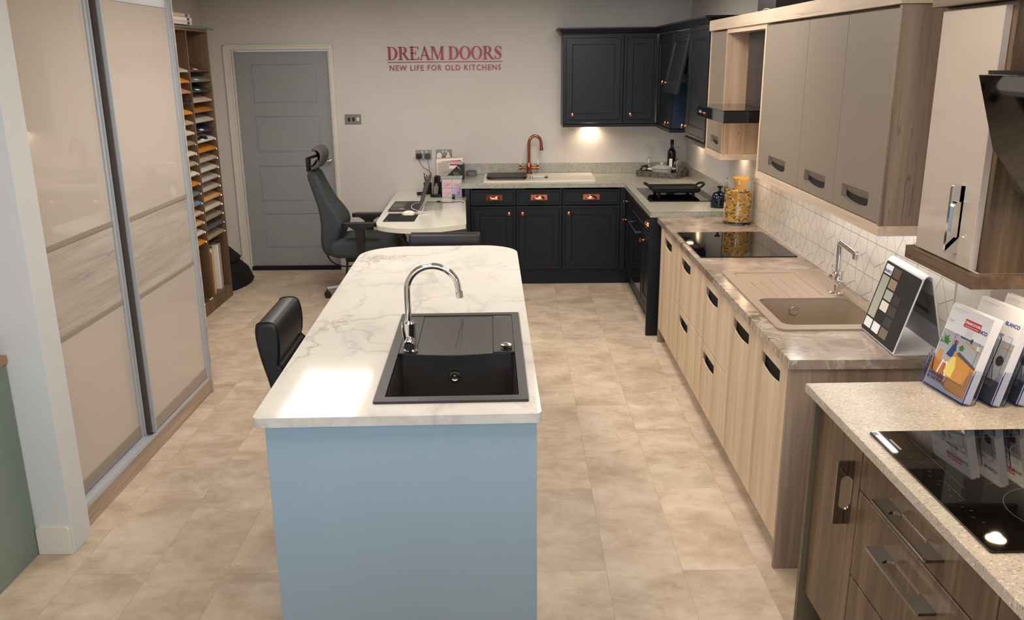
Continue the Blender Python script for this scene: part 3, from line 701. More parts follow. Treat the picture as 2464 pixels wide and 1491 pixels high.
# ------------------------------------------------------------------ navy wall cabinets
fy = face_y(7.76); ZB, ZT = 1.375, 2.112
for x0, x1, kx, lab in ((.434, .955, .517, 'wide navy wall cabinet with a copper knob, left end above the drainer'), (.955, 1.238, 1.022, 'narrow navy wall cabinet with a copper knob, by the inner corner of the back wall')):
    t = T('wall_cabinet', lab, 'wall cabinet', ((x0+x1)/2, 7.92, ZB), 0, 'navy wall cabinets')
    b = B(); b.box(x0, x1, 7.7805, 8.098, ZB, ZT); t.part('cabinet_body', b, m_navy)
    d = navy_front(t, 'door', x0, x1, ZB, ZT, fy); knob(t, kx, 1.446, fy, d)
fxx = face_x(1.245)
t = T('wall_cabinet', 'navy wall cabinet on the right wall, next to the inner corner', 'wall cabinet', (1.42, 7.4, ZB), 0, 'navy wall cabinets')
t.part('cabinet_body', B().box(1.2655, XR-.002, 7.052, 7.759, ZB, ZT), [m_navylit], None, 'blue-lit navy side'); d = navy_front(t, 'door', 7.052, 7.735, ZB, ZT, fxx); knob(t, 7.12, 1.415, fxx, d)
t = T('wall_cabinet', 'navy wall cabinet nearest on the right wall, beside the pale oak units', 'wall cabinet', (1.42, 6.1, ZB), 0, 'navy wall cabinets')
t.part('cabinet_body', B().box(1.2705, XR-.002, 5.75, 6.445, ZB, ZT), m_navy); fxn = face_x(1.25); d = navy_front(t, 'door', 5.775, 6.445, ZB, ZT, fxn); knob(t, 6.43, 1.44, fxn, d)
b = B(); b.panel(1.262, 1.575, ZB, ZT, [(0, 0), (0, .012), (.02, .012), (.022, .009), (.026, .009), (.028, .012), (.07, .012), (.073, .008)], face_y(5.75)); t.part('side_panel', b, m_navy)
t = T('cooker_hood', 'navy hood cabinet whose tall front flap with a copper knob hangs tilted open', 'cooker hood', (1.42, 6.75, 1.72))
t.part('cabinet_body', B().box(1.30, XR-.002, 6.452, 7.045, 1.80, ZT), m_navy)
t.part('hood_filter', B().box(1.29, 1.55, 6.50, 7.0, 1.735, 1.80, .004), m_steel, None, 'pale metal extractor')
al = math.radians(11); ff = Fr((1.262, 0, ZT-.003), (0, 1, 0), (math.sin(al), 0, math.cos(al)), (-math.cos(al), 0, math.sin(al)))
# the flap: hinge at the top, foot swung out into the room
d = navy_front(t, 'hood_flap', 6.455, 7.045, -.455, 0, ff); knob(t, 6.99, -.385, ff, d)
# cornice and light pelmet (each one continuous moulding)
def moulding(path, prof, closed=False):
    """sweep an outward profile [(out, z)] along a plan polyline with mitred corners (outward = left of travel)"""
    rg = []; P = [Vector((p[0], p[1])) for p in path]; n = len(P)
    for i in range(n):
        d0 = (P[i]-P[i-1]).normalized() if i > 0 else (P[1]-P[0]).normalized(); d1 = (P[i+1]-P[i]).normalized() if i < n-1 else d0
        n0 = Vector((-d0.y, d0.x)); n1 = Vector((-d1.y, d1.x)); m = (n0+n1).normalized(); m = m/max(.3, m.dot(n0))
        rg.append([(P[i].x+m.x*o, P[i].y+m.y*o, z) for o, z in prof])
    return rg
CO = [(0, ZT+.001), (.012, ZT+.001), (.016, ZT+.012), (.038, ZT+.040), (.046, ZT+.044), (.046, ZT+.056), (0, ZT+.056)]
pth = [(1.57, 5.752), (1.252, 5.752), (1.252, 7.758), (.434, 7.758), (.434, 8.095)]
pth2 = [(p[0], p[1]) for p in reversed(pth)]
b = B(); b.rings(moulding(pth2, [(-o, z) for o, z in CO])); one('cornice', b, m_navy, 'dark navy cornice moulding along the top of the navy wall cabinets', 'moulding', (1.2, 7.7, ZT+.001), ang=30)
PE = [(-.02, ZB-.002), (-.004, ZB-.002), (.006, ZB-.012), (.006, ZB-.034), (-.02, ZB-.034)]
b = B(); b.rings(moulding([(.44, 8.095), (.44, 7.762), (1.249, 7.762), (1.249, 7.056), (1.57, 7.056)], [(-o, z) for o, z in PE])); one('pelmet', b, m_navy, 'dark navy light pelmet under the corner navy wall cabinets', 'moulding', (1.2, 7.7, ZB-.034), ang=30)
b = B(); b.rings(moulding([(1.57, 6.44), (1.255, 6.44), (1.255, 5.752), (1.57, 5.752)], [(-o, z) for o, z in PE])); one('pelmet', b, m_navy, 'dark navy light pelmet under the nearest navy wall cabinet', 'moulding', (1.4, 6.1, ZB-.034), ang=30)
def puck(x, y, z, lab, power=2.2, r=.03, tilt=0.0):
    t = T('under_cabinet_light', lab, 'lamp', (x, y, z), 0)
    t.part('lamp_body', B().lathe([(r, 0), (r+.006, 0), (r+.006, -.010), (r, -.010)], (x, y, z), 24, closed=True), m_steel)
    t.part('lamp_face', B().cyl((x, y, z-.001), (x, y, z-.007), r-.001, r-.001, 24), m_bulb)
    spot('under_cabinet_lamp', (x, y, z-.012), power, WARM, 140, (0, 0, 0), .02, .8)
puck(.70, 8.04, ZB-.0005, 'round warm light under the wide navy wall cabinet', 5.5)
puck(1.52, 7.40, ZB-.0005, 'round warm light under the navy wall cabinet by the corner', 4)
puck(1.53, 6.02, ZB-.0005, 'round warm light under the nearest navy wall cabinet', 3)

# ------------------------------------------------------------------ pale oak base units (right wall)
ZL = .862; XF = 1.000; YN, YFAR = 2.996, 5.822
fl = face_x(XF)
def grip(y0, y1, zt, sgn=1, h=.050, arc=.016):
    """cut-out grip outline: straight on one side, bowed on the other"""
    n = 8; pts = [(y1, zt), (y0, zt)] if sgn > 0 else [(y0, zt), (y1, zt)]
    lo = [(y0+(y1-y0)*i/n, zt-sgn*(h-arc+arc*math.sin(PI*i/n)**.6)) for i in range(n+1)]
    return pts+(lo if sgn > 0 else lo[::-1])
def oak_front(t, name, y0, y1, z0, z1, m, fr, gy=None, gz=None, sgn=1, gw=.13, label=None, gh=.06, top_scoop=False):
    yc = (y0+y1)/2 if gy is None else gy
    hole = grip(yc-gw, yc+gw, gz, sgn, gh)
    rp_ = rpoly(y0+.0015, y1-.0015, z0+.0015, z1-.0015); b = B()
    if top_scoop: b.slab(rp_, [hole], -.020, 0, fr, .0012, 1)
    else:   # the grip is undercut: a wider pocket behind a thin front lip
        b.slab(rp_, [hole], -.007, 0, fr, .0012, 1); b.slab(rp_, [rpoly(yc-gw-.012, yc+gw+.012, gz-gh-.022, gz+.004)], -.020, -.007, fr)
    d = t.part(name, b, m, None, label)
    # sloping finger scoop along the bowed side, dark recess box behind the rest
    n = 8; A = []; Bk = []
    for i in range(n+1):
        yy = yc-gw+2*gw*i/n; zz = gz-sgn*(gh-.016+.016*math.sin(PI*i/n)**.6)
        A.append(fr(yy, gz if top_scoop else zz, -.0005)); Bk.append(fr(yy, (gz-.026-.006*math.sin(PI*i/n)) if top_scoop else zz+sgn*.005, -.019))
    t2 = bmesh.new(); a = [t2.verts.new(p) for p in A]; c = [t2.verts.new(p) for p in Bk]
    for i in range(n): t2.faces.new((a[i], a[i+1], c[i+1], c[i]))
    b = B(); b._merge(t2)
    if top_scoop: t.part('finger_scoop', b, m, d)
    zl, zh = sorted((gz+sgn*.006, gz-sgn*(gh+(.004 if top_scoop else .024))))
    b = B(); b.box(yc-gw-.014, yc+gw+.014, zl, zh, -.035, -.0205, fr=fr); t.part('grip_recess', b, m_void, d)
    return d
cab = [('door', 5.29, 5.80, 'at the far end beside the navy panel'), ('drawers', 4.60, 5.29, 'second from the far end, under the black hob'), ('drawers', 3.92, 4.60, 'third from the far end, just beyond the beige sink'), ('door', 3.43, 3.92, 'under the far half of the beige bowl'), ('door', YN+.006, 3.43, 'at the near end of the pale oak run')]
for kind, y0, y1, wh in cab:
    t = T('base_cabinet', ('pale oak one-door base cabinet %s' if kind == 'door' else 'pale oak two-drawer base cabinet %s') % wh, 'kitchen cabinet', (1.28, (y0+y1)/2, .1), 0, 'pale oak base cabinets')
    carcass(t, 1.0365, 1.56, y0, y1, .105, .8245, m_oak, '-x')
    if kind == 'door':
        oak_front(t, 'door', y0, y1, .105, .815, m_oak, fl, None, .775, 1, .135 if y1-y0 > .45 else .125)
    else:
        oak_front(t, 'drawer', y0, y1, .465, .815, m_oak, fl, None, .772, 1, .135)
        oak_front(t, 'drawer', y0, y1, .105, .461, m_oak, fl, None, .420, 1, .130)
one('end_panel', B().box(.996, 1.583, 2.976, 2.996, 0, .8245, .0015), m_greyoak, 'grey oak end panel closing the pale oak run beside the walnut units', 'cabinet panel', (1.3, 2.986, 0))
one('end_panel', B().box(1.0, 1.56, 5.803, 5.822, 0, .8245, .0015), m_greyoak, 'grey oak end panel at the far end of the pale oak run, its foot showing', 'cabinet panel', (1.3, 5.81, 0))
one('kickboard', B().box(1.052, 1.068, 2.997, 5.802, 0, .104, .0015), m_oak_y, 'pale oak kickboard under the pale oak cabinets', 'kickboard', (1.06, 4.4, 0))
b = B(); b.slab([(.990, 2.966), (XR-.002, 2.966), (XR-.002, 5.951), (.990, 5.951)], [rpoly(1.085, 1.500, 3.365, 3.79, .05)], .8255, ZL, XYZ, .002)
one('worktop', b, m_brownstone, 'brown marbled worktop over the pale oak cabinets', 'worktop', (1.28, 4.4, .8255))
t = T('hob', 'black glass hob in the brown marbled worktop, reflecting the pasta jar', 'hob', (1.28, 5.0, ZL)); b = B(); b.slab(rpoly(1.018, 1.548, 4.648, 5.352, .006), [], ZL+.0003, ZL+.006, XYZ, .002); t.part('hob_glass', b, m_gloss)
# beige composite sink: bowl near, ribbed drainer far
t = T('sink', 'beige composite inset sink with ribbed drainer in the brown worktop', 'sink', (1.3, 3.82, ZL))
Z1 = ZL+.008
bowl = rpoly(1.092, 1.493, 3.372, 3.782, .045, 6)
b = B(); b.slab(rpoly(1.052, 1.545, 3.31, 4.318, .04, 6), [bowl, rpoly(1.105, 1.405, 3.80, 4.27, .03, 6)], ZL+.0003, Z1, XYZ, .003); t.part('sink_deck', b, m_beigeres)
b = B(); lp = lambda q, z: [(u, v, z) for u, v in rpoly(1.092+q, 1.493-q, 3.372+q, 3.782-q, .045, 6)]
b.rings([lp(-.002, Z1-.003), lp(0, ZL-.006), lp(.010, .70), lp(.04, .675)], cap0=False); t.part('bowl', b, m_beigeres)
b = B(); lp = lambda q, z: [(u, v, z) for u, v in rpoly(1.105+q, 1.405-q, 3.80+q, 4.27-q, .03, 6)]
b.rings([lp(-.001, Z1-.002), lp(.002, ZL+.003), lp(.02, ZL+.0018)], cap0=False)
for i in range(5):
    xx = 1.150+i*.052; b.tube([(xx, 3.83, ZL+.002), (xx, 4.10+.02*i, ZL+.004)], .0035, 6, .6)
t.part('drainer', b, m_beigeres)
t.part('overflow', B().lathe([(0, .001), (.010, .002), (.010, .006), (.020, .006), (.022, .003), (.022, 0)], (1.262, 3.7775, .812), 24, (0, -1, 0)), m_steel)
# chrome tap of two straight tubes
t = T('kitchen_tap', 'chrome tap with an angular spout behind the beige sink', 'tap', (1.468, 3.84, ZL+.008)); c0 = Vector((1.468, 3.84, ZL+.008))
b = B(); b.lathe([(0, 0), (.030, 0), (.030, .008), (.021, .014), (.021, .10), (.016, .106), (0, .106)], c0, 28); t.part('tap_body', b, m_chrome)
b = B(); b.tube([c0+Vector(p) for p in ((0, 0, .10), (0, 0, .225), (0, -.003, .236), (0, -.012, .241), (0, -.19, .228))], .0135, 16)
b.cyl(c0+Vector((0, -.188, .232)), c0+Vector((0, -.184, .205)), .014, .014, 18, .002); t.part('spout', b, m_chrome)
for s in (-1, 1):
    b = B(); b.cyl(c0+Vector((s*.0, s*.016, .060)), c0+Vector((0, s*.070, .060)), .018, .018, 24, .002); h = t.part('valve', b, m_chrome)
    b = B(); b.cyl(c0+Vector((0, s*.058, .07)), c0+Vector((-.004, s*.062, .125)), .0045, .004, 10); t.part('lever', b, m_chrome, h)
# wall tiles with a fine line pattern
t0, t1 = 3.02, 5.76
one('tile_splashback', B().box(XR-.006, XR-.0005, t0, t1, ZL+.0005, 1.40, .001), mat('white_gloss_tile', '#d9d2c8', .12), 'white tiled splashback with a fine grey line pattern behind the pale oak run', 'splashback', (XR, 4.4, ZL))
b = B(); fs = Fr((XR-.0062, 0, 0), (0, 1, 0), (0, 0, 1), (-1, 0, 0)); P = .2; hr = .155
for r in range(-1, 3):
    z0 = .973+r*hr
    if z0 > ZL: b.bar((t0, z0), (t1, z0), .0022, .0005, fs)
    o = (r % 2)*P/2
    kk = int((t1-t0)/P)+2
    for i in range(-1, kk):
        y = t0+.0+i*P+o+.0
        segs = [((y, z0), (y+.5*P, z0+hr), .0018), ((y, z0), (y-.5*P, z0+hr), .0018), ((y+.5*P, z0+.05), (y, z0+.097), .003), ((y, z0+.097), (y-.5*P, z0+.05), .0018), ((y+.5*P, z0+.05), (y+.5*P, z0), .0018), ((y, z0+.097), (y, z0+hr), .0018)]
        for a, c, wd in segs:
            # clip to the tiled area
            (ya, za), (yc, zc) = a, c
            def clip(pa, pc, ax, lo, hi):
                pa, pc = list(pa), list(pc)
                for _ in range(2):
                    if pa[ax] < lo:
                        if pc[ax] <= lo: return None
                        q = (lo-pa[ax])/(pc[ax]-pa[ax]); pa = [pa[0]+(pc[0]-pa[0])*q, pa[1]+(pc[1]-pa[1])*q]
                    if pa[ax] > hi:
                        if pc[ax] >= hi: return None
                        q = (hi-pa[ax])/(pc[ax]-pa[ax]); pa = [pa[0]+(pc[0]-pa[0])*q, pa[1]+(pc[1]-pa[1])*q]
                    pa, pc = pc, pa
                return pa, pc
            s1 = clip(a, c, 0, t0+.002, t1-.002)
            if s1: s1 = clip(s1[0], s1[1], 1, ZL+.003, 1.395)
            if s1: b.bar(tuple(s1[0]), tuple(s1[1]), wd*.62, .0004, fs)
ob = fin('tile_pattern', b, mat('tile_line', '#9d948a', .5), Matrix.Translation((-XR, -4.4, -ZL)))
ob.parent = bpy.data.objects['tile_splashback']

# ------------------------------------------------------------------ pasta jar
jc = Vector((1.470, 5.668, ZL+.0004))
t = T('pasta_jar', 'tall clear glass jar full of mixed dried pasta beside the black hob', 'jar', jc)
b = B(); R_ = .093; b.lathe([(.0, .0), (.082, 0), (R_, .010), (R_, .270), (.085, .288), (.085, .296), (.080, .296), (.080, .286), (.0885, .268), (.0885, .020), (.075, .013), (0, .013)], jc, 48); t.part('jar_glass', b, m_glass)
m_pasta = [mat('yellow_pasta', '#e8bb48', .5), mat('orange_pasta', '#d4803c', .5), mat('green_pasta', '#555236', .5), mat('pale_pasta', '#ecd083', .5)]
b = B(); rnd = random.Random(3)
b.mi = 0; b.cyl(jc+Vector((0, 0, .022)), jc+Vector((0, 0, .205)), .074, .072, 28)
for i in range(760):
    a = rnd.uniform(0, 2*PI); top = i < 150; zz = rnd.uniform(.026, .213)
    rr = rnd.uniform(.0, .080) if top else rnd.uniform(.076, .0835)
    if top: zz = rnd.uniform(.206, .220)
    p = jc+Vector((rr*math.cos(a), rr*math.sin(a), zz)); tg = Vector((-math.sin(a), math.cos(a), 0)); el = rnd.uniform(-1.0, 1.0)
    if top: tg = Vector((math.cos(rnd.uniform(0, 6)), math.sin(rnd.uniform(0, 6)), rnd.uniform(-.3, .3))); el = 0
    L = rnd.uniform(.010, .017); d = (tg*math.cos(el)+Vector((0, 0, 1))*math.sin(el)).normalized()*L
    q0, q1 = p-d, p+d
    for q in (q0, q1):
        v = Vector((q.x-jc.x, q.y-jc.y)); 
        if v.length > .0845: v = v.normalized()*.0845; q.x, q.y = jc.x+v.x, jc.y+v.y
        q.z = max(q.z, jc.z+.018)
    b.mi = rnd.choices((0, 1, 2, 3), (48, 13, 11, 28))[0]
    b.cyl(q0, q1, rnd.uniform(.0026, .0045), None, 6)
pa = t.o
o = one('dried_pasta', b, m_pasta, 'yellow, orange and dark green dried pasta tubes filling the tall glass jar', 'pasta', jc); o['kind'] = 'stuff'
b = B(); 
for i in range(230):
    a = i*2.39996; r = .029*math.sqrt(i/230); r2 = .050*math.sqrt(i/230)
    p0 = jc+Vector((.004+r*math.cos(a), r*math.sin(a), .222)); p1 = jc+Vector((.008+r2*math.cos(a), r2*math.sin(a), .300+.008*rnd.random()))
    b.cyl(p0, p1, .0016, None, 5)
o = one('spaghetti', b, mat('spaghetti', '#e8bb68', .5), 'flared bundle of spaghetti standing in the top of the pasta jar', 'pasta', jc+Vector((0, 0, .222))); o['kind'] = 'stuff'

# ------------------------------------------------------------------ pale oak and taupe wall cabinets, niche with hood
XW = 1.25; ZWB, ZWT = 1.356, 2.072; fw = face_x(XW)
for y0, y1, lab in ((2.951, 3.398, 'nearest of the three large taupe wall cabinets, with a dark finger grip'), (3.398, 3.845, 'middle one of the three large taupe wall cabinets, with a dark finger grip'), (3.845, 4.474, 'farthest and widest of the three large taupe wall cabinets, beside the hood niche')):
    t = T('wall_cabinet', lab, 'wall cabinet', (1.42, (y0+y1)/2, ZWB), 0, 'taupe wall cabinets')
    t.part('cabinet_body', B().box(1.2865, XR-.008, y0, y1, ZWB, ZWT), m_oak)
    gy = {2.951: 3.185, 3.398: 3.627, 3.845: 4.17}[y0]
    oak_front(t, 'door', y0, y1, ZWB+.002, ZWT-.008, m_taupe, fw, gy, 1.450, 1, .128 if y0 < 3.8 else .134, None, .060, True)
t = T('wall_cabinet', 'small taupe wall cabinet at the far side of the black hood', 'wall cabinet', (1.42, 5.49, ZWB), 0, 'taupe wall cabinets')
t.part('cabinet_body', B().box(1.2865, XR-.008, 5.296, 5.698, ZWB, ZWT), m_oak)
oak_front(t, 'door', 5.296, 5.698, ZWB+.002, ZWT-.008, m_taupe, fw, 5.49, 1.448, 1, .105, None, .056, True)
m_endoak = wood('end_panel_oak', ('#5b4a3d', '#837060', '#998674'), 'z', .5, .8)
one('end_panel', B().box(1.244, XR-.001, 2.929, 2.950, ZWB, ZWT, .001), [m_endoak], 'grey oak side panel of the large taupe wall cabinets', 'cabinet panel', (1.41, 2.94, ZWB))
one('end_panel', B().box(1.246, XR-.007, 4.4755, 4.494, ZWB, ZWT, .001), m_oak, 'pale oak panel between the large taupe cabinets and the hood niche', 'cabinet panel', (1.41, 4.485, ZWB))
one('end_panel', B().box(1.246, XR-.007, 5.276, 5.295, ZWB, ZWT, .001), m_niche, 'oak side panel of the small taupe cabinet facing the hood niche', 'cabinet panel', (1.41, 5.285, ZWB))
one('end_panel', B().box(1.246, XR-.007, 5.699, 5.717, ZWB, ZWT, .001), m_oak, 'pale oak panel at the far end of the taupe wall cabinets', 'cabinet panel', (1.41, 5.71, ZWB))
b = B(); b.box(1.246, XR-.007, 4.495, 5.275, ZWT-.024, ZWT); one('niche_top', b, m_oak_y, 'pale oak board across the top of the hood niche', 'cabinet panel', (1.4, 4.9, ZWT-.024))
b = B(); b.box(1.235, XR-.001, 2.922, 5.722, ZWT+.0005, ZWT+.062, .0015); one('cornice', b, m_oak_y, 'pale oak square cornice running over the taupe wall cabinets and hood niche', 'moulding', (1.4, 4.3, ZWT+.0005))
b = B(); b.box(1.243, 1.262, 2.930, 4.495, 1.320, ZWB-.0005, .001); b.box(1.262, XR-.001, 2.930, 2.948, 1.320, ZWB-.0005, .001); b.box(1.262, XR-.008, 4.477, 4.495, 1.320, ZWB-.0005, .001)
one('pelmet', b, m_oak_y, 'pale oak light pelmet under the three large taupe wall cabinets', 'moulding', (1.25, 3.7, 1.32))
b = B(); b.box(1.243, 1.262, 5.276, 5.717, 1.320, ZWB-.0005, .001); b.box(1.262, XR-.008, 5.276, 5.294, 1.320, ZWB-.0005, .001); b.box(1.262, XR-.008, 5.699, 5.717, 1.320, ZWB-.0005, .001)
one('pelmet', b, m_oak_y, 'pale oak light pelmet under the small taupe wall cabinet', 'moulding', (1.25, 5.5, 1.32))
puck(1.50, 5.49, ZWB-.0008, 'round warm light under the small taupe wall cabinet', 2.6)
t = T('led_strip', 'slim LED strip light under the large taupe wall cabinets', 'lamp', (1.45, 3.6, ZWB-.0005))
t.part('strip_profile', B().box(1.44, 1.46, 3.09, 4.41, ZWB-.010, ZWB-.001), m_alu)
t.part('strip_diffuser', B().box(1.442, 1.458, 3.10, 4.40, ZWB-.0115, ZWB-.0102), mat('cool_led', '#ffffff', .5, emit='#f4f0ee', es=5))
area('led_strip_light', (1.45, 3.7, ZWB-.014), .02, 1.3, 2.4, (1, .95, .9))
# black glass hood in the niche with its chimney going up through the cornice line
t = T('cooker_hood', 'black glass box hood with a dark chimney in the oak niche', 'cooker hood', (1.35, 4.93, 1.58))
t.part('canopy', B().box(1.088, XR-.007, 4.60, 5.262, 1.585, 1.645, .002), m_gloss)
t.part('glass_top', B().box(1.086, XR-.007, 4.598, 5.264, 1.6455, 1.650, .001), m_gloss)
m_chim = mat('charcoal_metal', '#2c2727', .35, .3)
t.part('chimney', B().box(1.335, XR-.007, 4.80, 5.13, 1.6505, ZWT-.026, .001), m_chim)
t.part('hood_controls', B().box(1.086, 1.0878, 5.14, 5.20, 1.608, 1.620), m_grn)
for yy in (4.75, 5.10): t.part('hood_lamp', B().cyl((1.20, yy, 1.5845), (1.20, yy, 1.581), .025, .025, 20), m_bulb)
spot('hood_lamp_light', (1.22, 4.93, 1.575), 5, WARM, 150, (0, 0, 0), .03, .8)
one('chimney_cover', B().box(1.375, XR-.001, 4.80, 5.15, ZWT+.0635, CEIL-.001, .002), m_chim, 'dark charcoal chimney box between the oak cornice and the ceiling', 'chimney', (1.48, 4.97, ZWT+.0635))
b = B(); b.tube(smooth_path([(1.27, 4.66, ZWT+.064), (1.27, 4.63, ZWT+.073), (1.28, 4.60, ZWT+.074), (1.29, 4.57, ZWT+.066), (1.30, 4.55, ZWT+.0645)], 5), .0015, 6)
one('cable', b, m_paper, 'short loop of thin white cable on top of the pale oak cornice', 'cable', (1.28, 4.6, ZWT+.064))

# ------------------------------------------------------------------ colour sample stand on the brown worktop
m_stand = mat('white_bent_sheet', '#e2e0de', .25)
m_board = mat('black_sample_card', '#1f1d1c', .6)
sA = Vector((1.392, 3.340, ZL+.001)); 
ang_s = math.atan2(.012, .335)
t = T('sample_stand', 'white A-shaped stand with a black card of sink colour squares on the brown worktop', 'display stand', (1.45, 3.17, ZL), 0)
W_ = .335; yv = Vector((0.035, 1, 0)).normalized()
o0 = Vector((1.380, 3.005, ZL+.001)); top = Vector((1.462, 3.005, 1.145+.012)); up = (top-o0); Hs = up.length; upn = up.normalized(); nn = yv.cross(upn).normalized()
if nn.x > 0: nn = -nn
# continuous bent sheet: base plate, front face, rounded top, back leg
prof = [(1.556, ZL+.0015), (1.556, ZL+.0045), (o0.x+.006, ZL+.0045), (o0.x+.004, ZL+.006)]
zt_ = top.z
outer_p = [(1.570, ZL+.001), (o0.x+.001, ZL+.001), (o0.x-.003, ZL+.006)]+[(o0.x-.003+(top.x-o0.x)*.97, ZL+.006+(zt_-ZL)*.955)]+[(top.x+.012+.017*math.cos(a), zt_-.014+.017*math.sin(a)) for a in [math.radians(d) for d in (160, 130, 100, 70, 40, 10)]]+[(1.556, ZL+.012)]
inner_p = [(1.570, ZL+.004), (o0.x+.004, ZL+.004), (o0.x+.0005, ZL+.007)]+[(o0.x+.0005+(top.x-o0.x)*.97, ZL+.006+(zt_-ZL)*.95)]+[(top.x+.012+.0135*math.cos(a), zt_-.014+.0135*math.sin(a)) for a in [math.radians(d) for d in (160, 130, 100, 70, 40, 10)]]+[(1.5525, ZL+.012)]
b = B(); pr = outer_p+inner_p[::-1]
y_a, y_b = 3.003, 3.003+W_
n_ = len(outer_p); t2 = bmesh.new()
ring = lambda pl, yy: [t2.verts.new(Vector((x+.035*(yy-3.0), yy, z))) for x, z in pl]
oa, ob_, ia, ib = ring(outer_p, y_a), ring(outer_p, y_b), ring(inner_p, y_a), ring(inner_p, y_b)
for i in range(n_-1):
    t2.faces.new((oa[i], oa[i+1], ob_[i+1], ob_[i])); t2.faces.new((ia[i], ia[i+1], ib[i+1], ib[i]))
    t2.faces.new((oa[i], oa[i+1], ia[i+1], ia[i])); t2.faces.new((ob_[i], ob_[i+1], ib[i+1], ib[i]))
t2.faces.new((oa[0], ob_[0], ib[0], ia[0])); t2.faces.new((oa[-1], ob_[-1], ib[-1], ia[-1]))
b._merge(t2); t.part('bent_sheet', b, m_stand, ang=25)
p_lo = Vector((o0.x-.003, 0, ZL+.006)); p_hi = Vector((o0.x-.003+(top.x-o0.x)*.97, 0, ZL+.006+(zt_-ZL)*.955)); sl = (p_hi-p_lo); Ls = sl.length; sl = sl.normalized()
fs_o = Vector((p_lo.x+.035*(y_b-3.0), y_b, p_lo.z)); Uy = Vector((-.035, -1, 0)).normalized(); Nn = Uy.cross(sl).normalized()
if Nn.x > 0: Nn = -Nn
fS = Fr(fs_o, Uy, sl, Nn)
b = B(); b.slab(rpoly(.006, W_-.006, .004, Ls-.006, .006), [], .0006, .0022, fS); bd = t.part('sample_card', b, m_board)
cols = {(0, 0): ('#e6e4e2', 0), (0, 1): None}
cw, ch, gx, gy_ = .066, .040, .0105, .0085
# squares: (column from left, row from top, colour, rows spanned)
sq = [(0, 0, '#e9e7e6', 1), (0, 1, '#a9aa9a', 4), (0, 5, '#e5e3e2', 1), (1, 0, '#5a4c40', 1), (1, 1, '#9a8873', 1), (1, 2, '#aeb0a2', 1), (1, 3, '#ddd8c8', 1), (1, 4, '#e8e8ea', 1) if 0 else (1, 5, '#e8e8ea', 1), (2, 2, '#343130', 1), (2, 3, '#403d3b', 1), (2, 5, '#77695c', 1), (2, 4, '#3b3836', 1)]
rowh = (Ls-.030)/6
for c_, r_, colr, span in sq:
    u0 = .018+c_*(cw+.012); v1 = Ls-.016-r_*rowh; v0 = v1-rowh*span+.007
    if c_ == 1 and r_ == 5: pass
    b = B(); b.slab(rpoly(u0, u0+cw, v0, v1, .003), [], .0023, .0032, fS); q = t.part('colour_sample', b, mat('sample_'+colr[1:], colr, .5), bd)
    if (c_, r_) == (0, 0):
        b = B(); b.text('BLANCO', Fr(fS(u0+cw/2, v1-.030, .0034), fS.U, fS.V, fS.N), .0155, .0003, 'CENTER', 1, .0006); b_ = t.part('printed_name', b, m_navyprint, bd)
# printed picture on the inner side of the back leg
xb0, xb1 = 1.555, 1.5
lb0 = Vector((1.5525+.035*.17, 3.008, ZL+.012)); lt0 = Vector((top.x+.012+.0133+.035*.17, 3.008, zt_-.014)); Vb = (lt0-lb0)
Ub = Vector((.035, 1, 0)).normalized(); Nb = Ub.cross(Vb).normalized()
if Nb.x > 0: Nb = -Nb
lb0.x = 1.5525+.035*.008; fB = Fr(lb0, Ub, Vb, Nb); hb = Vb.length*.98
b = B(); b.slab([(0, 0), (W_-.01, 0), (W_-.01, hb), (0, hb)], [], .0005, .0012, fB); pp = t.part('printed_picture', b, mat('picture_grey', '#77787c', .5))
for (u0, u1, v0, v1, cc) in ((.0, .325, .10, .215, '#3c3f3a'), (.24, .30, .15, .22, '#5a3c2c'), (.06, .22, .13, .15, '#24231f'), (.03, .07, .14, .19, '#94562a')):
    b = B(); b.slab([(u0, v0), (u1, v0), (u1, v1), (u0, v1)], [], .0013, .0016, fB); t.part('picture_patch', b, mat('print_'+cc[1:], cc, .5), pp)
b = B(); b.text('BLANCO', Fr(fB(.27, hb-.025, .0014), -fB.U, fB.V, fB.N), .022, .0003, 'CENTER', 1, .0008); t.part('printed_name', b, m_navyprint, pp)

# ------------------------------------------------------------------ walnut run nearest on the right
ZW = .893; RZ = math.radians(1.3)
pv = Vector((.945, 2.655, 0))
def WW(name, label, cat, group=None): return T(name, label, cat, pv, RZ, group)
def wone(name, b, m, label, cat, group=None): 
    o = fin(name, b, m); o.location = pv; o.rotation_euler = (0, 0, RZ); o['label'] = label; o['category'] = cat
    if group: o['group'] = group
    return o
# local coordinates: x from the worktop's front edge towards the wall, y negative towards the camera
b = B(); b.slab([(0, 0), (.700, 0), (.668, -2.0), (0, -2.0)], [], .866, ZW, XYZ, .003); wone('worktop', b, m_quartz, 'beige quartz worktop with red and brown flecks, nearest on the right', 'worktop')
b = B(); b.slab([(.687, -.001), (.700, -.001), (.688, -.45), (.675, -.45)], [], ZW+.0005, ZW+.100); wone('upstand', b, m_quartz, 'beige flecked upstand against the wall behind the leaflet holders', 'upstand')
xw = .045; fq = Fr((xw, 0, 0), (0, 1, 0), (0, 0, 1), (-1, 0, 0))
wone('end_panel', B().box(.028, .685, -.030, -.008, 0, .865, .001), mat('walnut_end_face', '#5c5545', .5), 'olive brown end panel of the walnut run facing the pale oak units', 'cabinet panel')
wone('kickboard', B().box(.105, .121, -1.99, -.032, 0, .138, .001), m_walnut_y, 'walnut kickboard under the nearest cabinets', 'kickboard')
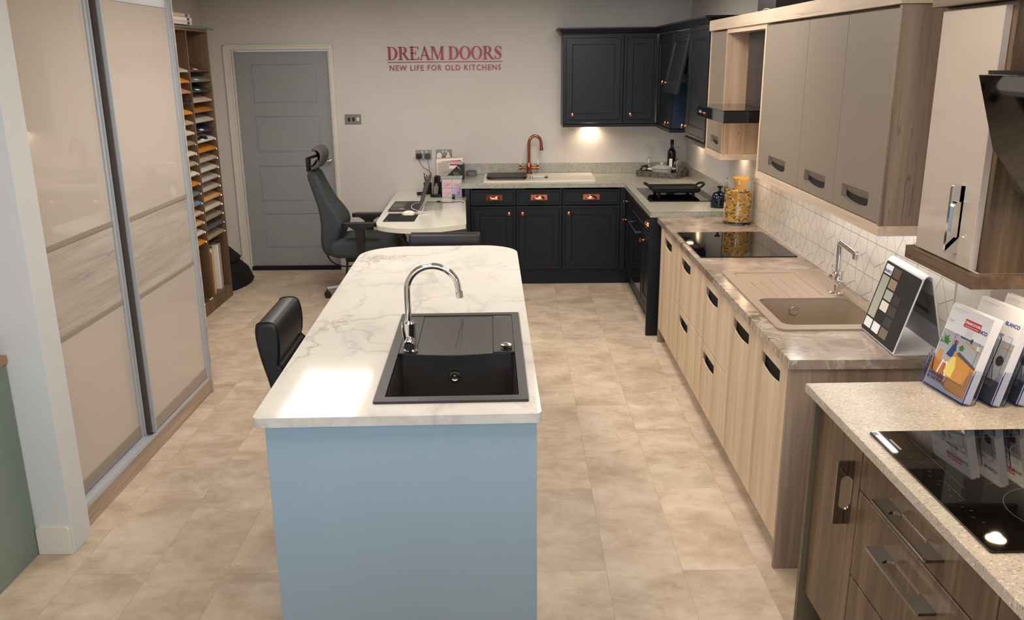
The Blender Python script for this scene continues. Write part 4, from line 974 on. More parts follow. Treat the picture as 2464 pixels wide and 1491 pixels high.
def dhandle(t, par, f, u, v, L, vertical, wd=.050):
    """flat chrome D handle standing off the front, with an oval finger opening"""
    b = B()
    if vertical: ff_ = Fr(f(u, v, 0), f.V, f.N, f.U)
    else: ff_ = Fr(f(u, v, 0), f.U, f.N, f.V)
    # profile in the plane (along, out): plate with an oval opening, front bar thin
    b.slab([(-L/2, 0), (L/2, 0), (L/2, wd*.9), (L/2-.004, wd), (-L/2+.004, wd), (-L/2, wd*.9)], [rpoly(-L*.27, L*.27, .002, wd-.012, .020, 6)], -.004, .004, ff_, .001, 1)
    t.part('handle', b, m_handle, par, 'flat chrome handle')
def wfront(t, name, y0, y1, z0, z1): return t.part(name, B().slab(rpoly(y0+.0015, y1-.0015, z0+.0015, z1-.0015), [], -.019, 0, fq, .0015, 1), m_walnut, local=True)
class LT:  # lets the local-space helpers add parts to a rotated thing
    def __init__(s, t): s.t = t
    def part(s, name, b, m, parent=None, label=None, **kw): return s.t.part(name, b, m, parent, label, local=True)
units = [('door', -.365, -.033, 'tall walnut door cabinet beside the olive end panel'), ('drawers', -1.065, -.368, 'walnut drawer cabinet with two chrome handles under the near hob'), ('door', -1.50, -1.068, 'walnut door cabinet at the bottom right corner of the view')]
for kind, y0, y1, lab in units:
    t = WW('base_cabinet', lab, 'kitchen cabinet', 'walnut base cabinets')
    b = B(); b.box(xw+.020, .60, y0+.001, y1-.001, .14, .862); t.part('cabinet_body', b, m_walnut, local=True)
    if kind == 'door':
        d = wfront(t, 'door', y0, y1, .14, .855)
        yh = y0+.045 if y0 > -.5 else y1-.055
        dhandle(LT(t), d, fq, yh, .668, .205, True)
    else:
        d = wfront(t, 'drawer', y0, y1, .703, .855); dhandle(LT(t), d, fq, (y0+y1)/2+.02, .765, .30, False)
        d = wfront(t, 'drawer', y0, y1, .423, .700); dhandle(LT(t), d, fq, (y0+y1)/2+.02, .620, .30, False)
        d = wfront(t, 'drawer', y0, y1, .14, .420); dhandle(LT(t), d, fq, (y0+y1)/2+.02, .34, .30, False)
t = WW('hob', 'large black glass hob in the beige flecked worktop, nearest the camera', 'hob')
b = B(); b.slab(rpoly(.040, .555, -1.02, -.40, .006), [], ZW+.0004, ZW+.006, XYZ, .002); gl = t.part('hob_glass', b, m_gloss, local=True)
m_line = mat('hob_print', '#3d3a37', .4)
b = B(); Zp = ZW+.00605
def arc_line(cx, cy, r, a0, a1, wd=.0012):
    n = 40
    for i in range(n):
        p, q = [(cx+r*math.cos(a0+(a1-a0)*j/n), cy+r*math.sin(a0+(a1-a0)*j/n)) for j in (i, i+1)]
        b.bar(p, q, wd, .0002, Fr((0, 0, Zp), (1, 0, 0), (0, 1, 0), (0, 0, 1)))
arc_line(.29, -.86, .115, 0, 2*PI); arc_line(.44, -.58, .09, 0, 2*PI)
for a, c in (((.13, -.46), (.13, -.74)), ((.055, -.50), (.055, -.505)), ((.20, -.45), (.53, -.45)), ((.10, -.70), (.10, -.80)), ((.36, -.42), (.36, -1.0)), ((.2, -.72), (.53, -.72))): b.bar(a, c, .0010, .0002, Fr((0, 0, Zp), (1, 0, 0), (0, 1, 0), (0, 0, 1)))
rn = random.Random(5)
for i in range(14):
    y = -.56-.026*i-.01*rn.random(); x = .075+.012*(i % 2)
    b.bar((x, y), (x+.006, y-.003), .0016, .0002, Fr((0, 0, Zp), (1, 0, 0), (0, 1, 0), (0, 0, 1)))
t.part('printed_marks', b, m_line, gl, local=True)
b = B(); b.box(.044, .058, -.424, -.404, ZW+.0062, ZW+.0066); b.bar((.075, -.455), (.075, -.52), .006, .0003, Fr((0, 0, Zp), (1, 0, 0), (0, 1, 0), (0, 0, 1))); t.part('maker_mark', b, m_grn, gl, local=True)
# walnut wall cabinet with a gloss cream door
XC = 1.205; fc = face_x(XC)
t = T('wall_cabinet', 'walnut wall cabinet with a gloss cream door and long chrome handle, upper right', 'wall cabinet', (1.43, 2.42, 1.36))
t.part('cabinet_body', B().box(1.2255, 1.655, 2.225, 2.60, 1.360, 2.040, .001), m_walnut)
d = t.part('door', B().slab(rpoly(2.246, 2.565, 1.364, 2.030), [], -.019, 0, fc, .0015, 1), m_cream)
b = B(); L = .182
b.slab([(1.395, 0), (1.578, 0), (1.578, .030), (1.572, .034), (1.400, .034), (1.395, .030)], [rpoly(1.438, 1.535, .0, .024, .014, 5, (0, 0, .014, .014))], -.0055, .0055, Fr((XC, 2.325, 0), (0, 0, 1), (-1, 0, 0), (0, 1, 0)), .001, 1)
t.part('handle', b, m_chrome, d, 'long flat chrome handle')
one('cornice', B().box(1.190, 1.659, 2.205, 2.606, 2.0415, 2.105, .002), m_walnut_y, 'walnut square cornice over the cream-doored wall cabinet', 'moulding', (1.42, 2.4, 2.0415))
b = B(); b.box(1.195, 1.218, 2.206, 2.606, 1.322, 1.3595, .001); b.box(1.218, 1.659, 2.206, 2.226, 1.322, 1.3595, .001); b.box(1.218, 1.659, 2.586, 2.606, 1.322, 1.3595, .001)
one('pelmet', b, m_walnut_y, 'walnut light pelmet under the cream-doored wall cabinet', 'moulding', (1.42, 2.4, 1.322))
puck(1.50, 2.42, 1.3592, 'round light under the walnut wall cabinet', 2.5)
# angled black glass hood at the right edge
t = T('cooker_hood', 'black angled glass hood at the upper right edge of the view', 'cooker hood', (1.4, 1.8, 1.6))
f1 = Fr((1.086, 2.10, 1.868), (0, -1, 0), (.057, 0, -.172), (-.95, 0, -.31)); 
b = B(); b.slab([(0, 0), (.60, 0), (.60, .181), (.51, .275), (.105, .275), (0, .181)], [], -.006, .0, f1, .001, 1); t.part('glass_flap', b, m_gloss)
b = B(); b.box(.14, .47, .266, .270, .0002, .002, fr=f1); t.part('chrome_trim', b, m_chrome)
pf = [(1.112, 1.878), (1.64, 1.878), (1.64, 1.55), (1.27, 1.55), (1.215, 1.60), (1.135, 1.74)]
b = B(); b.slab(pf, [], 0, .60, Fr((0, 2.11, 0), (1, 0, 0), (0, 0, 1), (0, -1, 0)), .002, 1); t.part('hood_body', b, m_black)
b = B(); b.box(1.38, 1.64, 1.66, 1.96, 1.879, CEIL-.001); t.part('chimney', b, m_gloss)
m_splash = mat('dark_glass_splashback', '#15130c', .08)
one('splashback', B().box(1.648, 1.6595, 1.45, 2.20, ZW+.0006, 1.50, .001), m_splash, 'dark glass splashback on the wall behind the near hob', 'splashback', (1.655, 1.8, ZW+.0006))
area('near_hood_light', (1.4, 1.8, 1.54), .2, .4, 3, WARM)

# ------------------------------------------------------------------ leaflet holders
m_acr_edge = mat('acrylic_edge', '#5a66b8', .1, trans=.6)
P3 = {'grey': '#a9abb0', 'floor': '#b5773f', 'wood': '#c98f4c', 'green': '#3f7a34', 'blue': '#27427c', 'yellow': '#e2cf6a', 'skin': '#d8ab88', 'white': '#eeeeee', 'dark': '#3a3a3c', 'red': '#d03a3a', 'top': '#55555a', 'hair': '#5a3826'}
PM = {k_: mat('print_'+k_, v_, .45) for k_, v_ in P3.items()}
def leaflet_stand(lo, uy, label, blabel, style, n_sheets=4, H=.268, W=.195):
    lo = Vector(lo); U = Vector(uy).normalized(); side = Vector((U.y, -U.x, 0))      # U runs towards the camera, side points away from the wall
    if side.x > 0: side = -side
    al = math.radians(15); V = (Vector((0, 0, 1))*math.cos(al)-side*math.sin(al)).normalized(); Nn = (side*math.cos(al)+Vector((0, 0, 1))*math.sin(al)).normalized()
    fr = Fr(lo, U, V, Nn)
    t = T('leaflet_holder', label, 'leaflet holder', lo)
    # clear pocket: back sheet, low front sheet with rounded corners, sides and foot
    w0, w1, d = -.012, W+.012, .034
    b = B(); b.slab(rpoly(w0, w1, .004, .235, .012), [], -d-.003, -d, fr); t.part('back_sheet', b, m_acryl)
    b = B(); fo = rpoly(w0, w1, .004, .10, .03); b.slab([(w0, .012), (w0+.02, .004), (w1-.02, .004), (w1, .012), (w1, .105), (w1-.02, .105), (w1-.035, .055), (w0+.035, .055), (w0+.02, .105), (w0, .105)], [], .003, .006, fr); t.part('front_sheet', b, m_acryl)
    b = B(); b.box(w0, w0+.0025, .006, .115, -d, .003, fr=fr); b.box(w1-.0025, w1, .006, .115, -d, .003, fr=fr); b.box(w0, w1, .004, .0065, -d, .003, fr=fr); t.part('pocket_sides', b, m_acryl)
    b = B(); h0 = fr(0, .235, -d-.003); 
    back = fr(w0, 0.20, -d-.003); foot0 = Vector((back.x, back.y, lo.z)) 
    f0 = fr(w0, .20, -d-.004); g0_ = f0-side*.012; g0_.z = lo.z+.0005
    t.part('prop_leg', b.rings([[fr(w0+.02, .20, -d-.0035), fr(w1-.02, .20, -d-.0035), fr(w1-.02, .197, -d-.0035), fr(w0+.02, .197, -d-.0035)], [Vector((p.x, p.y, lo.z+.001))-side*o for p, o in ((fr(w0+.02, .20, -d), .020), (fr(w1-.02, .20, -d), .020), (fr(w1-.02, .20, -d), .017), (fr(w0+.02, .20, -d), .017))]]), m_acryl)
    e = B(); 
    for a, c in (((w0, .004), (w1, .004)), ((w0, .008), (w0, .10)), ((w1, .008), (w1, .10))): e.bar(a, c, .0018, .0012, fr, .0062)
    t.part('coloured_edge', e, m_acr_edge)
    # the brochures: each a thing
    for j in range(n_sheets):
        ww = -.0005-(j+1)*(d-.004)/n_sheets; th = (d-.004)/n_sheets-.0006
        b = B(); hh = H+.0*j+.0025*(j % 2); x = T('brochure', blabel if j == 0 else 'white brochure behind others in '+{'a': 'the nearest', 'b': 'the middle', 'c': 'the rearmost'}[style]+' clear leaflet holder', 'brochure', lo, 0, 'brochures in the '+{'a': 'nearest', 'b': 'middle', 'c': 'rearmost'}[style]+' holder')
        pg = x.part('pages', B().slab([(.0, .007), (W, .007), (W, .007+hh), (.0, .007+hh)], [], ww, ww+th, fr, .0006, 1), m_paper)
        if j: continue
        wf = ww+th; cs = Fr(fr(0, .007, wf+.0002), U, V, Nn)
        X = lambda nm, b_, m_: x.part(nm, b_, m_, pg)
        b = B(); b.text('BLANCO', Fr(cs(W-.006, H-.055), cs.U, cs.V, cs.N), .0155, .0002, 'RIGHT', 1, .0006); X('maker_name', b, m_navyprint)
        if style != 'b':
            b = B(); b.slab([(W-.115, H-.055), (W-.040, H-.055), (W-.040, H-.030), (W-.115, H-.030)], [], 0, .0003, cs); X('red_badge', b, m_red)
            b = B(); b.text('DREAM DOORS', Fr(cs(W-.0775, H-.043, .0004), cs.U, cs.V, cs.N), .0105, .0002, 'CENTER', .95, .0004); b.text('NEW LIFE FOR OLD KITCHENS', Fr(cs(W-.0775, H-.0515, .0004), cs.U, cs.V, cs.N), .0042, .0001, 'CENTER', 1.05, .0001); X('badge_name', b, m_paper)
            b = B(); [b.bar((W-.095+.004*(i % 2), H-.060-i*.0045), (W-.060-.004*(i % 2), H-.060-i*.0045), .0009, .0002, cs) for i in range(5)]; X('small_print', b, m_grn)
        b = B(); b.bar((.010, H-.012), (.085, H-.012), .0018, .0002, cs); b.bar((.010, H-.018), (.065, H-.018), .0012, .0002, cs); X('heading_line', b, mat('pale_print', '#c4c0c4', .5))
        b = B(); b.bar((.010, H-.048), (.010, H-.056), .0012, .0002, cs); b.bar((.013, H-.051), (.034, H-.051), .0018, .0002, cs); b.bar((.013, H-.056), (.030, H-.056), .0012, .0002, cs); X('side_note', b, m_grn)
        b = B(); b.text('BLANCO UNIT', Fr(cs(W*.60, H-.090, 0.0014), cs.U, cs.V, cs.N), .0085, .0002, 'CENTER', 1, .0003)
        for a, c in (((W*.33, H-.085), (W*.40, H-.085)), ((W*.82, H-.085), (W*.92, H-.085)), ((W*.33, H-.085), (W*.33, .045)), ((W*.92, H-.085), (W*.92, .045)), ((W*.33, .045), (W*.92, .045))): b.bar(a, c, .0010, .0002, cs, .0012)
        X('picture_frame', b, m_navyprint)
        def pic(nm, pts, mk, w_=.0003): 
            b = B(); b.slab(pts, [], w_, w_+.0002, cs); X(nm, b, PM[mk])
        rc = lambda u0, u1, v0, v1: [(u0*W, v0), (u1*W, v0), (u1*W, v1), (u0*W, v1)]
        pt = H-.072
        if style == 'a':
            pic('picture', rc(.02, 1, .0, pt-.012), 'grey')
            pic('picture_floor', [(.02*W, .045), (W*.55, .010), (W, .010), (W, .05), (W*.5, .085), (.02*W, .09)], 'floor', .0005)
            pic('picture_counter', [(W*.50, .020), (W, .012), (W, .105), (W*.52, .125)], 'wood', .0007); pic('picture_top', [(W*.50, .125), (W, .104), (W, .112), (W*.54, .136)], 'top', .0009)
            pic('picture_shelf', [(W*.60, .170), (W, .155), (W, .159), (W*.60, .174)], 'wood', .0007)
            pic('picture_bottle', rc(.70, .735, .173, .188), 'dark', .0009); pic('picture_bottle', rc(.88, .94, .162, .176), 'white', .0009)
            for k_ in range(9):
                a = PI*k_/8; r = .026+.006*(k_ % 2); cx, cy = W*.13, .143
                pic('picture_leaf', [(cx, cy), (cx+r*math.cos(a)*.6-.003, cy+r*math.sin(a)*.6+.003), (cx+r*math.cos(a), cy+r*math.sin(a)), (cx+r*math.cos(a)*.6+.004, cy+r*math.sin(a)*.6-.003)], 'green', .0007)
            pic('picture_pot', rc(.08, .19, .085, .118), 'wood', .0007); pic('picture_plant', [(W*.52, .14), (W*.50, .150), (W*.56, .160), (W*.62, .150), (W*.60, .14)], 'green', .0007)
            # a child on steps in a blue dress and one in a yellow dress
            pic('picture_steps', [(W*.20, .045), (W*.23, .045), (W*.27, .085), (W*.36, .085), (W*.40, .045), (W*.43, .045), (W*.38, .092), (W*.25, .092)], 'white', .0009)
            pic('picture_figure', [(W*.28, .088), (W*.33, .088), (W*.36, .115), (W*.31, .115)], 'skin', .0009)
            pic('picture_dress', [(W*.27, .112), (W*.42, .108), (W*.46, .135), (W*.43, .152), (W*.36, .150)], 'blue', .0011); pic('picture_head', [(W*.40+.008*math.cos(a), .158+.008*math.sin(a)) for a in [i*PI/5 for i in range(10)]], 'hair', .0012); pic('picture_hairband', rc(.40, .445, .156, .163), 'red', .0014)
            pic('picture_figure', [(W*.42, .025), (W*.46, .022), (W*.49, .055), (W*.44, .058)], 'skin', .0009)
            pic('picture_dress', [(W*.36, .058), (W*.56, .050), (W*.58, .085), (W*.52, .118), (W*.42, .112)], 'yellow', .0011); pic('picture_head', [(W*.48+.008*math.cos(a), .125+.009*math.sin(a)) for a in [i*PI/5 for i in range(10)]], 'wood', .0012)
            b = B(); b.text('EVERYTHING', Fr(cs(.008, .034, .001), cs.U, cs.V, cs.N), .0135, .0002, 'LEFT', .95, .0004); b.text('IN ONE PLACE.', Fr(cs(.008, .021, .001), cs.U, cs.V, cs.N), .0135, .0002, 'LEFT', .95, .0004); X('slogan', b, m_navyprint)
        else:
            pic('picture', rc(.55 if style == 'b' else .02, 1, .0, pt-.03), 'grey'); pic('picture_pan', [(W*.84+.016*math.cos(a), .13+.016*math.sin(a)) for a in [i*PI/8 for i in range(16)]], 'dark', .0006); pic('picture_floor', rc(.55, 1, .0, .07), 'top', .0005); pic('picture_shelf', rc(.80, 1, .168, .172), 'wood', .0006)
leaflet_stand((1.322, 2.648, ZW+.001), (.14, -1, 0), 'clear acrylic leaflet holder nearest the brown worktop edge', 'front brochure with a kitchen photo and the words EVERYTHING IN ONE PLACE', 'a')
leaflet_stand((1.402, 2.645, ZW+.001), (.14, -1, 0), 'clear acrylic leaflet holder in the middle of the three', 'front brochure of the middle holder with a small blue maker name', 'b', 3, .292, .205)
leaflet_stand((1.480, 2.648, ZW+.001), (.14, -1, 0), 'clear acrylic leaflet holder rearmost against the wall', 'front brochure of the rearmost holder with a red badge', 'c', 3, .300, .205)

# ------------------------------------------------------------------ sliding wardrobe on the left
WX = -1.832; WY0, WY1, WT = 3.275, 4.925, 2.30
t = T('sliding_wardrobe', 'tall wardrobe with beige glass sliding doors and a washed wood band', 'wardrobe', (-2.15, 4.1, 0))
b = B(); b.box(-2.45, WX-.002, WY0, WY0+.018, 0, WT); b.box(-2.45, WX+.012, WY1-.020, WY1, .0, WT, .002); b.box(-2.45, -2.435, WY0+.018, WY1-.020, 0, WT); b.box(-2.435, WX-.002, WY0+.018, WY1-.020, WT-.02, WT); b.box(-2.435, WX-.002, WY0+.018, WY1-.020, .075, .088)
t.part('wardrobe_body', b, m_wardwood)
t.part('plinth', B().box(WX-.020, WX, WY0+.018, WY1-.0205, 0, .0875, .002), m_plinthwood, None, 'washed wood plinth')
b = B(); b.box(WX-.085, WX+.002, WY0+.019, WY1-.0205, .0882, .096); 
for xx in (WX-.083, WX-.045, WX-.004): b.box(xx, xx+.005, WY0+.019, WY1-.0205, .096, .106)
t.part('bottom_track', b, m_alu)
b = B(); b.box(WX-.085, WX+.004, WY0+.019, WY1-.0205, 2.232, 2.279); t.part('top_track', b, m_white)
fwA, fwB = face_mx(WX-.043), face_mx(WX-.002)
def sdoor(y0, y1, f, lab, deep):
    d = B(); 
    for a, c in ((y0, y0+.030), (y1-.030 if deep is False else y1-.042, y1)):
        d.box(a, c, .108, 2.231, -.026, 0, .0, fr=f); d.box(a+(.0 if a == y0 else .022), a+(.008 if a == y0 else .030), .108, 2.231, 0, .010, .001, fr=f)
    r = B(); r.box(y0+.030, y1-.030, .108, .168, -.024, -.003, .001, fr=f); d.box(y0+.030, y1-.030, 2.19, 2.231, -.024, -.003, .001, fr=f)
    r2 = B().box(y0+.030, y1-.030, 1.183, 1.203, -.022, -.002, .001, fr=f); r3 = B().box(y0+.030, y1-.030, .803, .821, -.022, -.002, .001, fr=f)
    dd = t.part('sliding_door', d, m_alu, None, lab)
    for q in (r, r2, r3): t.part('rail', q, m_rail, dd)
    b = B(); b.box(y0+.030, y1-.030, 1.2035, 2.1895, -.014, -.008, fr=f); t.part('glass_panel', b, m_wardglass, dd, 'beige glass')
    b = B(); b.box(y0+.030, y1-.030, .8215, 1.1825, -.014, -.008, fr=f); t.part('wood_panel', b, m_wardwood, dd, 'washed wood')
    b = B(); b.box(y0+.030, y1-.030, .1685, .8025, -.014, -.008, fr=f); t.part('glass_panel', b, m_wardglass, dd, 'beige glass')
sdoor(WY0+.022, 4.066, fwA, 'near sliding door on the inner track', True)
sdoor(4.076, WY1-.024, fwB, 'far sliding door on the outer track', False)
t.part('brush_strip', B().box(WX-.040, WX-.012, 4.067, 4.075, .11, 2.23), m_dkalu)

# ------------------------------------------------------------------ sample door rack
RX = -2.405; y0, ym, y1 = 6.285, 6.715, 7.165
t = T('sample_rack', 'tall brown oak rack holding sloping sample doors beside the grey door', 'display rack', (-2.57, 6.72, 0))
b = B(); b.box(XL+.03, RX, y0-.018, y0, 0, 2.160); b.box(XL+.03, RX, y1, y1+.020, 0, 2.160); b.box(XL+.03, RX, ym-.011, ym+.011, .10, 2.14); b.box(XL+.03, RX, y0, y1, 2.140, 2.160)
b.box(XL+.012, XL+.03, y0-.018, y1+.020, 0, 2.160); b.box(XL+.03, RX-.012, y0, y1, .085, .100); b.box(RX-.014, RX-.001, y0, y1, 0, .104); b.box(XL+.03, RX-.06, y0, y1, .488, .498)
t.part('rack_frame', b, m_rack)
b = B()
for yy, s in ((y1-.012, 0), (ym-.023, 0)):
    for i in range(18):
        z = 1.845-i*.0755; b.tube([(RX-.010, yy+.010, z+.008), (RX-.006, yy+.004, z+.004), (RX-.006, yy, z-.004), (RX-.012, yy-.004, z-.006)], .003, 6)
t.part('shelf_hooks', b, m_chrome)
b = B(); b.box(RX, RX+.002, ym-.10, ym-.03, .108, .118); b.box(RX, RX+.002, ym-.27, ym-.20, .100, .110); t.part('ticket_strip', b, m_paper, None, 'white ticket holders')
colR = [('dark brown', '#4b392b'), ('mid grey', '#6a6b63'), ('dark green', '#26332d'), ('beige', '#b7a592'), ('amber brown', '#a5692f'), ('pale grey', '#b5aca2'), ('navy', '#232b3d'), ('white and black', '#cfc9c4'), ('amber orange', '#bd7a2c'), ('light beige', '#b0a08e'), ('off white', '#c9bfb6'), ('stone grey', '#b3aca2'), ('mushroom', '#b8aa99'), ('light oak', '#c69a6c'), ('pale cream', '#cabdac'), ('taupe', '#93856f'), ('dark grey', '#56565a'), ('khaki', '#988a6e')]
colL = [('pale stone', '#b9ae9c'), ('deep amber', '#c57b26'), ('terracotta pink', '#b18468'), ('black green', '#191d1c'), ('yellow amber', '#cf8c2b'), ('pink beige', '#b59d8a'), ('cream', '#d0c3ac'), ('brown taupe', '#93806d'), ('warm cream', '#d6c8ae'), ('olive beige', '#a89b80'), ('ivory', '#d8cdb8'), ('burnt orange', '#c27e2a'), ('teal grey', '#637275'), ('steel blue', '#6f8494'), ('rose beige', '#c8ad94'), ('blond oak', '#c9a57c'), ('pinkish white', '#cfc2bb'), ('honey orange', '#c98228')]
ordn = ['topmost', 'second', 'third', 'fourth', 'fifth', 'sixth', 'seventh', 'eighth', 'ninth', 'tenth', 'eleventh', 'twelfth', 'thirteenth', 'fourteenth', 'fifteenth', 'sixteenth', 'seventeenth', 'lowest']
for cols_, ya, yb, side in ((colR, ym+.018, y1-.020, 'right'), (colL, y0+.006, ym-.030, 'left')):
    for i, (cn, ch_) in enumerate(cols_):
        z = 1.845-i*.0755; tl = math.radians(20); L = .270
        f = Fr((RX-.004, ya, z), (0, 1, 0), (-math.cos(tl), 0, math.sin(tl)), (math.sin(tl), 0, math.cos(tl)))
        lab = '%s sample door board, %s in the %s column of the rack' % (cn, ordn[i], side)
        t = T('sample_door', lab, 'sample board', (RX-.15, (ya+yb)/2, z), 0, 'sample door boards on the rack')
        mm = wood('sample_%s_%d' % (side, i), tuple('#%02x%02x%02x' % tuple(min(255, int(int(ch_[k_:k_+2], 16)*q)) for k_ in (1, 3, 5)) for q in (.82, 1, 1.12)), 'x', .4) if any(x in cn for x in ('amber', 'oak', 'orange')) else mat('sample_%s_%d' % (side, i), ch_, .4)
        W2 = yb-ya
        b = B(); b.panel(0, W2, 0, L, [(0, 0), (0, .011), (.002, .013), (.062, .013), (.066, .010)] if i % 3 else [(0, 0), (0, .011), (.002, .013)], f); bd = t.part('board', b, mm)
        if i in (0, 1, 2, 6, 7) and side == 'right':
            t.part('price_label', B().slab([(W2*.28, .006), (W2*.45, .006), (W2*.45, .030), (W2*.28, .030)], [], .0132, .0137, f), m_paper, bd, 'small white label')
        if cn == 'white and black':
            b = B(); b.slab([(W2*.12, .02), (W2*.62, .01), (W2*.8, .05), (W2*.6, .075), (W2*.45, .055), (W2*.25, .09)], [], .0131, .0136, f); t.part('black_cutout', b, m_blackm, bd)
# upright samples in the two bottom bays
def stood(y, th, h, colr, lab, x1=RX-.025, dep=.26, wd=False):
    b = B(); b.panel(x1-dep, x1, .1005, .1005+h, [(0, 0), (0, th-.003), (.002, th), (.05, th), (.053, th-.003)], Fr((0, y+th, 0), (1, 0, 0), (0, 0, 1), (0, -1, 0)))
    one('sample_door', b, wood('oak_upright', ('#9a6a30', '#b27d3a', '#c48d48'), 'z', .4) if wd else mat('upright_'+colr[1:], colr, .4), lab, 'sample board', ((x1-dep/2), y, .1005), 'upright sample doors at the rack foot')
for y, th, h, colr, lab, x1, wd in ((6.810, .020, .345, '#b27d3a', 'orange oak sample door standing upright in the right bay of the rack foot', RX-.020, True), (6.850, .019, .362, '#e2dccf', 'white upright sample door directly behind the orange oak one', RX-.03, False), (6.885, .018, .370, '#beb29d', 'sand upright sample door third along in the right bay', RX-.04, False), (6.920, .020, .372, '#5d5344', 'dark brown edged upright sample door in the right bay', RX-.05, False), (6.960, .018, .366, '#d8d0c2', 'cream upright sample door fifth along in the right bay', RX-.06, False), (7.000, .018, .372, '#e8e3da', 'bright white upright sample door sixth along in the right bay', RX-.03, False), (7.045, .022, .376, '#a79c86', 'greyish upright sample door at the far end of the right bay', RX-.03, False),
    (6.385, .020, .34, '#cbbfa9', 'cream upright sample door nearest in the left bay of the rack foot', RX-.04, False), (6.430, .020, .35, '#d8d2c2', 'pale upright sample door second in the left bay', RX-.03, False), (6.480, .020, .36, '#b9ad98', 'beige upright sample door in the middle of the left bay', RX-.04, False), (6.535, .022, .375, '#e4dfd4', 'tall white upright sample door in the left bay', RX-.02, False), (6.585, .018, .36, '#26292a', 'black upright sample door at the far side of the left bay', RX-.03, False)):
    stood(y, th, h, colr, lab, x1, .245, wd)
# glass strips and boxes on top of the rack
one('glass_shelf', B().box(XL+.04, RX+.01, 6.30, 7.32, 2.1605, 2.172, .002), mat('frosted_glass', '#9ba098', .2, trans=.6), 'long frosted glass strip lying on top of the rack, sticking out towards the door', 'glass panel', (-2.55, 6.8, 2.1605))
one('glass_shelf', B().box(XL+.10, RX-.04, 6.40, 7.36, 2.1725, 2.182, .002), mat('frosted_glass_b', '#a3a69e', .2, trans=.6), 'upper frosted glass strip on the rack top, ending nearer the door', 'glass panel', (-2.55, 6.8, 2.1725))
for i, (z0, colr, ye, lab) in enumerate(((2.1825, '#cfc9c0', 6.90, 'lowest flat white box in the pile on the rack'), (2.2085, '#e5ded3', 6.90, 'middle flat white box in the pile on the rack'), (2.2345, '#c8b39a', 6.87, 'top flat tan box in the pile on the rack'))):
    t = T('flat_box', lab, 'box', (-2.55, 6.65, z0), 0, 'flat boxes on the rack')
    t.part('box_body', B().box(RX-.24, RX-.01, 6.42, ye, z0, z0+.025, .002), mat('box_'+colr[1:], colr, .5))
    t.part('box_label', B().box(RX-.0098, RX-.009, ye-.10, ye-.05, z0+.004, z0+.022), mat('plum_label', '#4f4358', .5))
# black bag slumped between the rack and the door
bb = B(); rg = []
for z, rx, ry, cx, cy in ((.0, .17, .26, -2.55, 7.55), (.03, .185, .28, -2.55, 7.56), (.14, .165, .24, -2.56, 7.55), (.22, .115, .18, -2.57, 7.53), (.245, .135, .20, -2.57, 7.52), (.32, .095, .15, -2.58, 7.48), (.41, .045, .08, -2.585, 7.42), (.43, .015, .03, -2.585, 7.41)):
    rg.append([(cx+rx*math.copysign(abs(math.cos(a))**.8, math.cos(a))*(1+.05*math.sin(3*a+z*9)), cy+ry*math.copysign(abs(math.sin(a))**.8, math.sin(a))*(1+.06*math.sin(4*a)), z) for a in [2*PI*i/26 for i in range(26)]])
bb.rings(rg)
one('black_bag', bb, mat('black_cloth', '#0b0b0c', .9), 'slumped black fabric bag on the floor between the rack and the grey door', 'bag', (-2.55, 7.55, 0))

# ------------------------------------------------------------------ sage green unit at the left edge
t = T('base_cabinet', 'sage green cabinet at the left edge in front of the white pier', 'kitchen cabinet', (-2.3, 2.2, 0))
t.part('cabinet_body', B().box(-2.70, -1.938, 1.0, 3.124, 0, .819, .001), m_green)
one('worktop', B().box(-2.72, -1.930, 1.0, 3.125, .8195, .851, .002), mat('oak_block', '#a9825a', .4), 'light wood worktop edge on the sage green cabinet', 'worktop', (-2.3, 2.2, .8195))
one('wooden_box', B().box(-2.30, -1.955, 2.90, 3.10, .8515, .945, .004), wood('reddish_wood', ('#6f4632', '#8a5a42', '#9c6b50'), 'y', .4), 'reddish brown wooden block on the worktop at the left edge', 'box', (-2.12, 3.0, .8515))

# ------------------------------------------------------------------ island
IO = Vector((-.773, 2.356, 0)); IR = math.radians(1.55); IW, IL, IZ = .851, 2.432, .91
t = T('island_cabinet', 'blue grey kitchen island cabinet with a plain end panel', 'kitchen island', IO, IR)
b = B(); b.box(.028, .838, .030, .050, 0, .8795, .0015); t.part('end_panel', b, m_blue, local=True)
b = B(); b.box(.36, .378, .050, 1.98, .10, .8795); b.box(.803, .817, .050, 1.98, .10, .8795); b.box(.378, .803, 1.962, 1.98, .10, .8795); b.box(.378, .803, .050, 1.962, .10, .118); t.part('cabinet_body', b, m_blue, local=True)
for i in range(4):
    ya = .052+i*.482; b = B(); b.slab(rpoly(ya, ya+.478, .105, .868), [], 0, .018, Fr((.8172, 0, 0), (0, 1, 0), (0, 0, 1), (1, 0, 0)), .0015, 1); t.part('door', b, m_blue, local=True)
t.part('kickboard', B().box(.40, .79, .050, 1.94, 0, .10), m_blue, local=True)
ia = B()
top = rpoly(0, IW, 0, IL, 0, 12, (.02, .02, .20, .24))
sk = rpoly(.356, .806, .110, .592, .02, 4)
ia.slab(top, [sk], .880, IZ, XYZ, .003)
o = fin('worktop', ia, m_marble); o.location = IO; o.rotation_euler = (0, 0, IR); o['label'] = 'white marble-look island worktop with grey veins and rounded far corners'; o['category'] = 'worktop'
